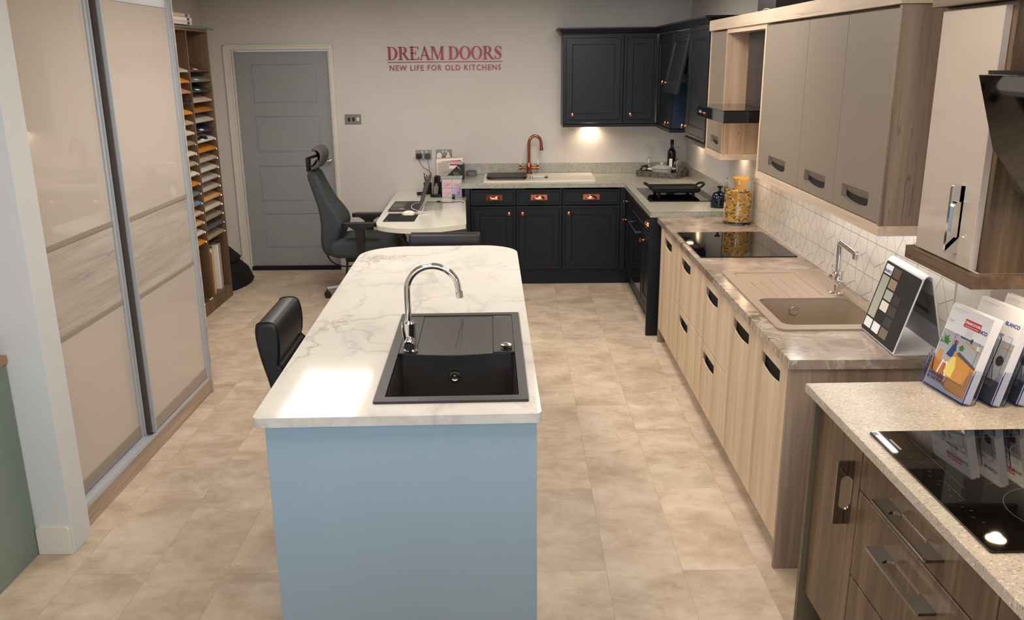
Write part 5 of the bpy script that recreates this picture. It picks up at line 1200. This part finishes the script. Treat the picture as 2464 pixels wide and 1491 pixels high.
# black composite sink
t = T('sink', 'black composite sink with a deep bowl and drainer set in the white island', 'sink', IO, IR); Z0 = IZ+.0004; Z1 = IZ+.009
sx0, sx1, sy0, sy1 = .343, .817, .092, 1.045
b = B(); b.slab(rpoly(sx0, sx1, sy0, sy1, .006), [rpoly(.375, .788, .130, 1.012, .006)], Z0, Z1, XYZ, .003); 
dl = [(.375, 1.012), (.375, .562), (.437, .562), (.445, .530), (.700, .530), (.712, .562), (.788, .562), (.788, 1.012)]
b.slab([(.3752, 1.0118), (.3752, .555), (.436, .555), (.436, 1.0118)], [], Z0, Z1-.003, XYZ, .001, 1); b.slab([(.712, 1.0118), (.712, .555), (.7878, .555), (.7878, 1.0118)], [], Z0, Z1-.003, XYZ, .001, 1)
t.part('sink_deck', b, m_blackres, local=True)
b = B(); n = 10; lo_ = [(.4365+(.711-.4365)*i/n, .545-.016*math.sin(PI*i/n)) for i in range(n+1)]
b.slab([(.4365, 1.0115), ]+lo_+[(.711, 1.0115)], [], Z0, Z0+.0035, XYZ, .001, 1); b.tube([(.575, .62, Z0+.003), (.590, .96, Z0+.004)], .003, 6, .5); b.tube([(.592, .62, Z0+.003), (.594, .96, Z0+.004)], .002, 6, .5); dn = t.part('drainer', b, m_blackres, local=True)
b = B(); lp = lambda q, z: [(u, v, z) for u, v in rpoly(.377+q, .786-q, .132+q, .572-q, .015, 4)]
b.rings([lp(-.0, IZ+.0005), lp(.004, IZ-.012), lp(.010, .715), lp(.030, .70)], cap0=False); t.part('bowl', b, m_blackres, local=True)
b = B(); b.lathe([(.012, .001), (.017, .004), (.020, .004), (.022, .001)], (.572, .5630, .823), 28, (0, -1, 0), closed=True); b.box(.560, .584, .5615, .5625, .826, .829); b.box(.568, .576, .560, .5625, .812, .826, .001); t.part('overflow', b, m_chrome, local=True)
t.part('nameplate', B().box(.720, .752, .985, .989, Z1-.0028, Z1-.002), m_steel, local=True)
one('drain_knob', B().lathe([(0, 0), (.019, 0), (.021, .002), (.021, .018), (.017, .021), (0, .0215)], (-.030, 2.957, IZ+.0062), 32), m_chrome, 'round chrome waste knob on the right of the black sink', 'knob', (-.030, 2.957, IZ+.0062))
t = T('kitchen_tap', 'tall chrome swan-neck tap standing at the left of the black island sink', 'tap', (-.372, 2.945, IZ+.0062)); c0 = Vector((-.372, 2.945, IZ+.0062))
b = B(); b.lathe([(0, 0), (.027, 0), (.027, .005), (.0225, .010), (.0225, .105), (.0165, .112), (0, .114)], c0, 32)
b.cyl(c0+Vector((0, 0, .045)), c0+Vector((-.0, -.052, .035)), .019, .019, 28, .002); t.part('tap_body', b, m_chrome)
b = B(); R = .090
arc = [c0+Vector((-.003, 0, .10)), c0+Vector((-.004, 0, .22))]+[c0+Vector((-.004+R-R*math.cos(a), 0, .222+R*.98*math.sin(a))) for a in [PI*i/22 for i in range(1, 21)]]
arc += [c0+Vector((-.004+R*2+.002, 0, .20))]
b.tube(arc, .0112, 20); b.cyl(arc[-1]+Vector((-.0005, 0, .018)), arc[-1]+Vector((.0015, 0, -.004)), .0128, .0128, 22, .001); t.part('spout', b, m_chrome)
b = B(); b.cyl(c0+Vector((0, -.0525, .035)), c0+Vector((0, -.0535, .035)), .0165, .0165, 28); t.part('valve_cap', b, m_black)
b = B(); b.tube([c0+Vector((-.012, -.044, .050)), c0+Vector((-.017, -.046, .090)), c0+Vector((-.018, -.044, .120))], .0065, 12, .55); t.part('lever', b, m_chrome)

# ------------------------------------------------------------------ desk
t = T('desk', 'gloss cream desk with a bowed front edge and black slanted legs', 'desk', (-.72, 7.2, 0))
front = smooth_path([(-1.030, 6.44, 0), (-.985, 6.285, 0), (-.80, 6.17, 0), (-.58, 6.185, 0), (-.355, 6.33, 0)], 6)
front = [(p.x, p.y) for p in front]
b = B(); b.slab([(-1.085, 8.095), (-1.033, 6.47)]+front[1:]+[(-.352, 6.36), (-.412, 7.40), (-.412, 8.095)], [], .717, .752, XYZ, .004)
t.part('desktop', b, m_desktop)
def leg(p0, p1): return t.part('leg', B().tube([p0, p1], .022, 4), m_black)
leg((-.93, 6.60, .716), (-.62, 7.05, .0)); leg((-.50, 6.60, .716), (-.78, 7.05, .0)); leg((-.93, 7.90, .716), (-.62, 7.45, .0)); leg((-.50, 7.90, .716), (-.78, 7.45, .0))
t.part('frame_rail', B().box(-.95, -.47, 6.57, 6.62, .690, .7165), m_black); t.part('frame_rail', B().box(-.95, -.47, 7.87, 7.92, .690, .7165), m_black)
ZK = .7525
# laptop
m_lap = mat('laptop_grey', '#3a3837', .4)
t = T('laptop', 'open dark grey laptop on the desk, screen seen edge on', 'laptop', (-.88, 7.12, ZK))
t.part('laptop_base', B().box(-1.005, -.770, 6.90, 7.34, ZK+.002, ZK+.017, .004), m_lap)
b = B()
for i in range(6):
    for j in range(12): b.box(-.885+i*.0185, -.8695+i*.0185, 6.95+j*.0285, 6.9755+j*.0285, ZK+.0172, ZK+.0182)
t.part('keyboard', b, m_black); t.part('touchpad', B().box(-.985, -.91, 7.04, 7.18, ZK+.0172, ZK+.0176), mat('touchpad', '#4a4847', .3))
b = B(); b.box(-.985, -.965, 6.915, 6.935, ZK+.0172, ZK+.0177); b.mi = 1; b.box(-.915, -.882, 6.915, 6.96, ZK+.0172, ZK+.0177); t.part('stickers', b, [m_red, mat('pink_sticker', '#c98c84', .5)], None, 'red and pink stickers')
a = math.radians(17); f = Fr((-.768, 6.90, ZK+.015), (0, 1, 0), (math.sin(a), 0, math.cos(a)), (-math.cos(a), 0, math.sin(a)))
s = t.part('laptop_screen', B().slab(rpoly(0, .44, 0, .252, .008), [], -.010, 0, f, .001, 1), m_lap); t.part('display', B().slab(rpoly(.012, .428, .012, .242), [], .0002, .0008, f), m_gloss, s)
t = T('mouse_mat', 'black mouse mat with a small printed mark near the desk edge', 'mouse mat', (-.87, 6.63, ZK)); mm_ = t.part('mat', B().slab(rpoly(-.985, -.748, 6.455, 6.80, .012), [], ZK+.0003, ZK+.003), m_blackm)
t.part('printed_mark', B().box(-.966, -.950, 6.472, 6.495, ZK+.0031, ZK+.0035), m_grn, mm_)
t = T('computer_mouse', 'white computer mouse on the black mouse mat', 'mouse', (-.835, 6.74, ZK+.003))
b = B(); rg = []
for i in range(9):
    u = i/8; x = -.872+.100*u; w_ = .030*math.sqrt(max(.02, 1-(2*u-1)**4)); h = .030*math.sqrt(max(.02, 1-(2*(u*.9+.02)-1)**2))+.004
    rg.append([(x, 6.735+w_*math.cos(a_), ZK+.0035+max(0, h*math.sin(a_))) for a_ in [PI*2*j/16 for j in range(16)]])
b.rings(rg); t.part('mouse_body', b, m_ceramic); 
one('cable', B().tube(smooth_path([(-.765, 6.74, ZK+.006), (-.73, 6.78, ZK+.012), (-.72, 6.90, ZK+.03), (-.735, 7.02, ZK+.045), (-.79, 7.02, ZK+.05), (-.82, 6.94, ZK+.04), (-.80, 6.86, ZK+.028), (-.74, 6.83, ZK+.012), (-.67, 6.80, ZK+.003), (-.66, 6.74, ZK+.003), (-.70, 6.71, ZK+.003)], 6), .0022, 6), m_paper, 'white mouse cable coiled beside the laptop', 'cable', (-.72, 6.85, ZK))
t = T('power_cable', 'thin black cable with an inline switch lying across the desk', 'cable', (-.58, 7.36, ZK))
t.part('cord', B().tube(smooth_path([(-.745, 7.37, ZK+.003), (-.66, 7.37, ZK+.003), (-.60, 7.34, ZK+.003), (-.52, 7.35, ZK+.003), (-.45, 7.37, ZK+.003), (-.425, 7.30, ZK+.003), (-.402, 7.22, ZK+.001), (-.402, 7.2, ZK-.06)][:6], 6), .0025, 6), m_black)
t.part('inline_switch', B().box(-.655, -.625, 7.355, 7.375, ZK+.0005, ZK+.012, .003), m_black)
# pen pot, phone, organiser, magazine file
t = T('pen_pot', 'tall black pen pot behind the laptop screen', 'pen pot', (-.775, 7.86, ZK)); t.part('pot', B().lathe([(0, 0), (.035, 0), (.037, .10), (.034, .10), (.032, .006), (0, .006)], (-.775, 7.86, ZK+.0005), 20), m_blackm)
for dx, dy, h in ((-.02, 0, .19), (-.005, .01, .17), (.012, -.008, .165), (.02, .01, .15), (-.012, -.012, .155)):
    one('pen', B().tube([(-.775+dx*.4, 7.86+dy*.4, ZK+.007), (-.775+dx*1.5, 7.86+dy*1.5, ZK+h)], .004, 8), m_black if dx < .01 else m_steel, 'pen standing in the tall black pen pot', 'pen', (-.775+dx, 7.86+dy, ZK+.007), 'pens in the pot')
t = T('desk_dish', 'small flat black dish in front of the pen pot', 'dish', (-.825, 7.83, ZK)); t.part('dish_body', B().lathe([(0, 0), (.034, 0), (.036, .022), (.032, .022), (.030, .004), (0, .004)], (-.835, 7.80, ZK+.0005), 24), m_black)
t = T('cordless_phone', 'black and silver cordless phone upright in its cradle', 'telephone', (-.685, 7.72, ZK))
t.part('cradle', B().slab([(-.735, 7.66), (-.70, 7.635), (-.64, 7.64), (-.625, 7.70), (-.66, 7.75), (-.72, 7.75)], [], ZK+.0005, ZK+.028, XYZ, .006), m_black)
f = Fr((-.712, 7.675, ZK+.024), (.93, -.2, 0), (.10, .10, 1)); h_ = t.part('handset', B().slab(rpoly(0, .052, 0, .165, .015), [], -.012, .012, f, .006), m_black)
t.part('handset_face', B().slab(rpoly(.006, .046, .004, .075, .008), [], .0122, .0135, f), m_steel, h_, 'silver keypad'); t.part('handset_screen', B().slab(rpoly(.010, .042, .10, .148, .004), [], .0122, .0132, f), m_gloss, h_); t.part('handset_button', B().cyl(f(.026, .085, .012), f(.026, .085, .0145), .010), m_steel, h_)
m_pink = mat('pink_card', '#dcb9bd', .6); m_lilac = mat('lilac_card', '#bfb0cf', .6); m_mint = mat('mint_card', '#9db8a4', .6)
t = T('drawer_organiser', 'small pastel pink and lilac card chest of four drawers on the desk', 'organiser', (-.535, 7.66, ZK))
xa, xb, ya_, zt2 = -.627, -.452, 7.60, ZK+.168
t.part('chest_body', B().box(xa, xb, ya_+.003, ya_+.12, ZK+.0005, zt2, .002), m_lilac); b = B(); b.box(xa-.003, xb+.003, ya_-.004, ya_+.123, zt2+.0003, zt2+.012, .002)
for i in range(12): b.cyl((xa+.004+i*.0152, ya_-.004, zt2+.001), (xa+.004+i*.0152, ya_+.0, zt2+.001), .0055, None, 10)
t.part('chest_top', b, m_mint)
for i in range(2):
    for j in range(2):
        x0 = xa+.006+i*.084; z0 = ZK+.008+j*.080; d = t.part('small_drawer', B().box(x0, x0+.079, ya_-.001, ya_+.002, z0, z0+.075, .001), m_pink if (i+j) % 2 == 0 or j == 1 else m_lilac)
        t.part('drawer_pull', B().tube(smooth_path([(x0+.020, ya_-.003, z0+.046), (x0+.026, ya_-.012, z0+.036), (x0+.040, ya_-.014, z0+.033), (x0+.054, ya_-.012, z0+.036), (x0+.060, ya_-.003, z0+.046)], 4), .0035, 8), m_steel, d)
t.part('label_strip', B().box(xa, xb, ya_+.0005, ya_+.0025, ZK+.0005, ZK+.006), m_mint)
t = T('lip_balm', 'small dark stick with a pale band standing before the pastel drawers', 'lip balm', (-.523, 7.53, ZK)); t.part('tube', B().cyl((-.523, 7.53, ZK+.0003), (-.523, 7.53, ZK+.040), .012, None, 16, .002), m_black); t.part('band', B().cyl((-.523, 7.53, ZK+.026), (-.523, 7.53, ZK+.034), .0123), m_steel)
t = T('magazine_file', 'black slotted magazine file with a diagonal top, behind the pastel drawers', 'magazine file', (-.55, 7.82, ZK))
fm = face_y(7.735); o_ = [(-.665, ZK+.0005), (-.440, ZK+.0005), (-.440, ZK+.275), (-.485, ZK+.275), (-.665, ZK+.105)]
holes = []
for i in range(14):
    for j in range(5):
        u = -.655+i*.0145; v = ZK+.055+j*.050
        q = [(u, v), (u+.006, v+.006), (u+.006+.026, v-.030), (u+.026, v-.036)]
        if all(-.655 < a_ < -.452 and ZK+.006 < c_ < ZK+.262 and c_ < ZK+.105+(a_+.665)*.944-.007 for a_, c_ in q): holes.append(q)
for nm, yy in (('slotted_side', 7.735), ('slotted_side', 7.835)):
    b = B(); b.slab(o_, holes, -.002, .001, face_y(yy)); t.part(nm, b, m_black)
t.part('file_back', B().box(-.440, -.437, 7.735, 7.836, ZK+.0005, ZK+.275), m_black); t.part('file_base', B().box(-.665, -.44, 7.738, 7.834, ZK+.0005, ZK+.004), m_black)
for i, (x0, x1, h, mm, lab, yy) in enumerate(((-.690, -.46, .335, mat('manila', '#c39a6c', .6), 'manila folder at the back of the black magazine file', 7.815), (-.680, -.455, .328, m_paper, 'white papers with a red stripe in the magazine file', 7.800), (-.665, -.450, .30, mat('photo_sheet', '#b3aa9a', .5), 'brochure with a red and white corner label in the magazine file', 7.775))):
    t2_ = T('paper_folder' if i == 0 else 'paper_stack' if i == 1 else 'brochure', lab, 'papers', ((x0+x1)/2, yy, ZK+.005), 0)
    s = t2_.part('sheet', B().slab([(x0, ZK+.0052), (x1, ZK+.0052), (x1+.004, ZK+h), (x0-.006, ZK+h-.012)], [], -.004, .004, face_y(yy)), mm)
    if i == 1: t2_.part('red_stripe', B().slab([(x0+.03, ZK+h-.035), (x1-.01, ZK+h-.030), (x1-.01, ZK+h-.020), (x0+.06, ZK+h-.030)], [], .0041, .0045, face_y(yy)), m_red, s)
    if i == 2:
        t2_.part('corner_label', B().slab([(-.57, ZK+.235), (-.475, ZK+.235), (-.475, ZK+.28), (-.57, ZK+.28)], [], .0041, .0045, face_y(yy)), m_paper, s); t2_.part('red_label', B().slab([(-.565, ZK+.262), (-.48, ZK+.262), (-.48, ZK+.277), (-.565, ZK+.277)], [], .0046, .0049, face_y(yy)), m_red, s)
        t2_.part('cream_block', B().slab([(-.63, ZK+.19), (-.53, ZK+.20), (-.53, ZK+.225), (-.63, ZK+.215)], [], .0041, .0045, face_y(yy)), m_cream, s)
# wall plates
m_plate = mat('brushed_plate', '#8a8178', .35, .8)
def plate(x0, x1, z0, z1, lab, cat): 
    t = T('wall_socket' if cat == 'socket' else 'light_switch', lab, cat, ((x0+x1)/2, D, (z0+z1)/2)); t.part('face_plate', B().box(x0, x1, D-.006, D-.0005, z0, z1, .002), m_plate); return t
t = plate(-1.533, -1.384, 1.358, 1.448, 'steel wall plate with two dark switches and a pale module beside the grey door', 'light switch')
for x in (-1.505, -1.465): t.part('switch_rocker', B().box(x, x+.022, D-.009, D-.0062, 1.385, 1.420, .001), m_black)
t.part('pale_module', B().box(-1.425, -1.400, D-.009, D-.0062, 1.388, 1.420, .001), m_white)
t = plate(-.899, -.753, 1.035, 1.122, 'steel double socket with two black plugs above the laptop', 'socket')
for x in (-.845, -.805): t.part('socket_switch', B().box(x, x+.014, D-.009, D-.0062, 1.095, 1.112), m_white)
t = plate(-.712, -.566, 1.040, 1.126, 'steel double socket behind the papers with a white plug', 'socket')
for x in (-.655, -.625): t.part('socket_switch', B().box(x, x+.014, D-.009, D-.0062, 1.098, 1.116), m_white)
for x, mm, lab, ex in ((-.868, m_black, 'black plug on the left of the socket above the laptop', -.80), (-.790, mat('slate_plug', '#3b4448', .5), 'slate grey plug on the right of the socket above the laptop', -.765)):
    t = T('plug', lab, 'plug', (x, D-.007, 1.07)); t.part('plug_body', B().box(x-.024, x+.024, D-.045, D-.0065, 1.045, 1.092, .008), mm)
    t.part('cord', B().tube(smooth_path([(x, D-.03, 1.047), (x+.004, D-.035, 1.02), ((x+ex)/2, D-.04, .97), (-.775, D-.04, .93), (-.752, D-.06, .88), (-.745, D-.08, .84), (-.745, 7.99, .80), (-.74, 7.96, ZK+.004)], 5), .0022, 6), mm)
t = T('plug', 'white plug pushed into the socket behind the papers', 'plug', (-.68, D-.007, 1.07)); t.part('plug_body', B().slab([(-.703, 1.045), (-.657, 1.045), (-.657, 1.085), (-.680, 1.102), (-.703, 1.085)], [], .0065, .035, face_y(D), .003), m_paper)
t = T('plug', 'small white socket cover sticking out right of the white plug', 'plug', (-.6, D-.007, 1.08)); b = B(); b.slab([(-.622, 1.050), (-.578, 1.050), (-.578, 1.068), (-.592, 1.074), (-.592, 1.10), (-.608, 1.10), (-.608, 1.074), (-.622, 1.068)], [], .0065, .012, face_y(D), .002); t.part('plug_cover', b, m_paper)

# ------------------------------------------------------------------ chairs
def cushion(outline, y0, y1, r=.03, n=4):
    """pad with the x-z outline swept across y, edges rolled over"""
    b = B(); rg = []; c = Vector((sum(p[0] for p in outline)/len(outline), sum(p[1] for p in outline)/len(outline)))
    st = [(y0, r)]+[(y0+r*(1-math.cos(PI/2*i/n)), r*(1-math.sin(PI/2*i/n))) for i in range(1, n+1)]+[(y1-r*(1-math.cos(PI/2*i/n)), r*(1-math.sin(PI/2*i/n))) for i in range(n, 0, -1)]+[(y1, r)]
    m = len(outline)
    nr = []
    for i in range(m):
        d = Vector(outline[(i+1) % m])-Vector(outline[i-1]); nn_ = Vector((d.y, -d.x)).normalized(); nr.append(nn_)
    area2 = sum(outline[i][0]*outline[(i+1) % m][1]-outline[(i+1) % m][0]*outline[i][1] for i in range(m)); sg = 1 if area2 > 0 else -1
    for y, q in st: rg.append([(p[0]-nr[i].x*q*sg, y, p[1]-nr[i].y*q*sg) for i, p in enumerate(outline)])
    return b.rings(rg)
def rp(pts, n=4): return [(p.x, p.y) for p in smooth_path([(a_, c_, 0) for a_, c_ in pts], n, True)]
# grey task chair facing the desk
t = T('office_chair', 'charcoal fabric office chair with a tall back, headrest and black arms at the desk', 'office chair', (-1.24, 7.16, 0))
X = lambda v: v
back = rp([(-1.672, 1.02), (-1.645, 1.062), (-1.600, 1.045), (-1.560, .95), (-1.505, .83), (-1.435, .73), (-1.400, .66), (-1.400, .60), (-1.430, .52), (-1.475, .40), (-1.520, .368), (-1.565, .395), (-1.585, .48), (-1.575, .62), (-1.590, .76), (-1.635, .90)], 3)
b = cushion(back, 6.98, 7.40, .035)
# the back narrows towards the top
for v in b.bm.verts:
    kf = 1-.42*max(0, (v.co.z-.66)/.40)**1.2-.12*max(0, (.55-v.co.z)/.2); v.co.y = 7.18+(v.co.y-7.18)*kf
t.part('backrest', b, m_fabric, ang=60)
b = cushion(rp([(-1.60, 1.075), (-1.565, 1.10), (-1.535, 1.155), (-1.535, 1.21), (-1.565, 1.245), (-1.60, 1.25), (-1.622, 1.225), (-1.592, 1.215), (-1.575, 1.185), (-1.580, 1.14), (-1.605, 1.105), (-1.640, 1.085)], 3), 7.04, 7.32, .02); t.part('headrest', b, m_mesh, ang=60)
b = B(); b.tube([(-1.66, 7.18, .98), (-1.680, 7.18, 1.06), (-1.672, 7.18, 1.155), (-1.60, 7.18, 1.175)], .013, 8); b.tube([(-1.68, 7.18, 1.06), (-1.645, 7.18, 1.085), (-1.59, 7.18, 1.15)], .011, 8); b.box(-1.69, -1.668, 7.13, 7.23, 1.05, 1.16, .004); t.part('headrest_bracket', b, m_black)
seat = rp([(-1.51, .43), (-1.47, .495), (-1.35, .520), (-1.15, .515), (-1.00, .508), (-.935, .475), (-.925, .42), (-.96, .38), (-1.10, .365), (-1.35, .362), (-1.48, .375)], 3)
t.part('seat', cushion(seat, 6.92, 7.42, .045), m_fabric, ang=60)
b = B(); b.box(-1.40, -1.08, 7.03, 7.31, .31, .366, .02); b.box(-1.50, -1.36, 7.12, 7.24, .325, .375, .015); t.part('mechanism', b, m_black)
b = B(); b.tube(smooth_path([(-1.565, 7.18, .40), (-1.56, 7.12, .35), (-1.50, 7.05, .305), (-1.40, 7.0, .285), (-1.30, 7.0, .30), (-1.25, 7.05, .33)], 5), .006, 8); t.part('control_cable', b, m_black)
b = B(); b.tube([(-1.37, 6.99, .345), (-1.375, 6.97, .27), (-1.385, 6.96, .20)], .009, 8); b.lathe([(0, -.035), (.014, -.028), (.017, -.005), (.012, .02), (0, .03)], (-1.388, 6.958, .19), 12); t.part('height_lever', b, m_black)
for yy in (6.93, 7.40):
    b = B(); b.slab(rpoly(-1.385, -1.105, yy-.045, yy+.045, .03, 5), [], .632, .660, XYZ, .009); ap = t.part('arm_pad', b, m_black)
    b = B(); b.rings([[(-1.33, yy-.022, .631), (-1.16, yy-.022, .631), (-1.16, yy+.022, .631), (-1.33, yy+.022, .631)], [(-1.28, yy-.026, .600), (-1.21, yy-.026, .600), (-1.21, yy+.026, .600), (-1.28, yy+.026, .600)], [(-1.27, yy-.020, .40), (-1.215, yy-.020, .40), (-1.215, yy+.020, .40), (-1.27, yy+.020, .40)], [(-1.27, yy-.020, .37), (-1.21, yy-.020, .37), (-1.21, yy+.020, .37), (-1.27, yy+.020, .37)]]); s_ = 1 if yy < 7.1 else -1
    b.box(-1.27, -1.21, min(yy, yy+s_*.14), max(yy, yy+s_*.14), .345, .372, .004); t.part('arm_post', b, m_black)
b = B(); b.cyl((-1.24, 7.17, .10), (-1.24, 7.17, .33), .025, .025, 20); t.part('gas_lift', b, m_black)
def star(t, cx, cy, R, mm, a0, z=.10, castor=True):
    b = B(); b.lathe([(0, .075), (.042, .075), (.042, .125), (.03, .14), (0, .14)], (cx, cy, 0), 24)
    for i in range(5):
        a = a0+2*PI*i/5; b.tube([(cx, cy, .105), (cx+R*.5*math.cos(a), cy+R*.5*math.sin(a), .100), (cx+R*math.cos(a), cy+R*math.sin(a), .080)], [.020, .016, .012], 10, .8)
    t.part('star_base', b, mm)
    for i in range(5):
        a = a0+2*PI*i/5; x, y = cx+R*math.cos(a), cy+R*math.sin(a); b = B(); b.cyl((x, y, .055), (x, y, .085), .006)
        for s in (-1, 1): b.cyl((x-math.sin(a)*s*.008, y+math.cos(a)*s*.008, .0275), (x-math.sin(a)*s*.027, y+math.cos(a)*s*.027, .0275), .027, None, 20, .004)
        b.box(x-.008, x+.008, y-.008, y+.008, .03, .058, .003); t.part('castor', b, m_black)
star(t, -1.24, 7.17, .345, m_alu, math.radians(196))
# black leather chairs at the island
lb = rp([(-.036, .930), (-.010, .940), (.030, .938), (.045, .915), (.050, .86), (.046, .80), (.040, .775), (.058, .755), (.072, .69), (.074, .60), (.060, .50), (.030, .48), (.000, .49), (.008, .56), (.000, .68), (-.026, .79), (-.040, .88)], 3)
def leather_chair(label, loc, rz):
    """local: the back stands at x=0 and the sitter faces +x"""
    t = T('leather_chair', label, 'chair', loc, rz)
    b = cushion(lb, -.215, .215, .012)
    for v in b.bm.verts:
        kf = 1-.05*max(0, (v.co.z-.82)/.13)**2; v.co.y *= kf
        v.co.x += .025*(v.co.y/.2)**2
    t.part('backrest', b, m_leather, local=True, ang=50)
    for s in (-1, 1):
        for off in (.0, .010):
            b = B()
            pl = [(p[0], p[1]) for p in lb[:30]]; q = []
            for i, p in enumerate(pl):
                y = s*(.205-off)*(1-.05*max(0, (p[1]-.82)/.13)**2); q.append((p[0]+.0008+.025*(y/.2)**2-.0, y, p[1]+.0008))
            b.tube(q, .0013, 5); t.part('seam_piping', b, m_black, local=True)
    t.part('seat', cushion(rp([(.03, .44), (.06, .49), (.25, .495), (.44, .485), (.49, .45), (.46, .41), (.25, .40), (.06, .405)], 3), -.225, .225, .035), m_leather, local=True, ang=60)
    b = B(); b.box(.10, .40, -.15, .15, .375, .40, .004); t.part('seat_frame', b, m_black, local=True)
    for sx_, sy__ in ((.13, -1), (.13, 1), (.43, -1), (.43, 1)):
        b = B(); b.tube([(sx_, sy__*.19, .385), (sx_+(.02 if sx_ > .2 else -.02), sy__*.205, 0.0)], .012, 10); t.part('leg', b, m_chrome, local=True)
    b = B(); b.box(.035, .075, -.05, .05, .40, .50, .004); t.part('back_bracket', b, m_black, local=True)
    return t
leather_chair('padded black leather chair at the left side of the island', (-.995, 3.415, -.03*0), math.radians(1))
leather_chair('black leather chair beyond the far end of the island, only its top showing', (-.405, 5.06, 0), math.radians(-90))
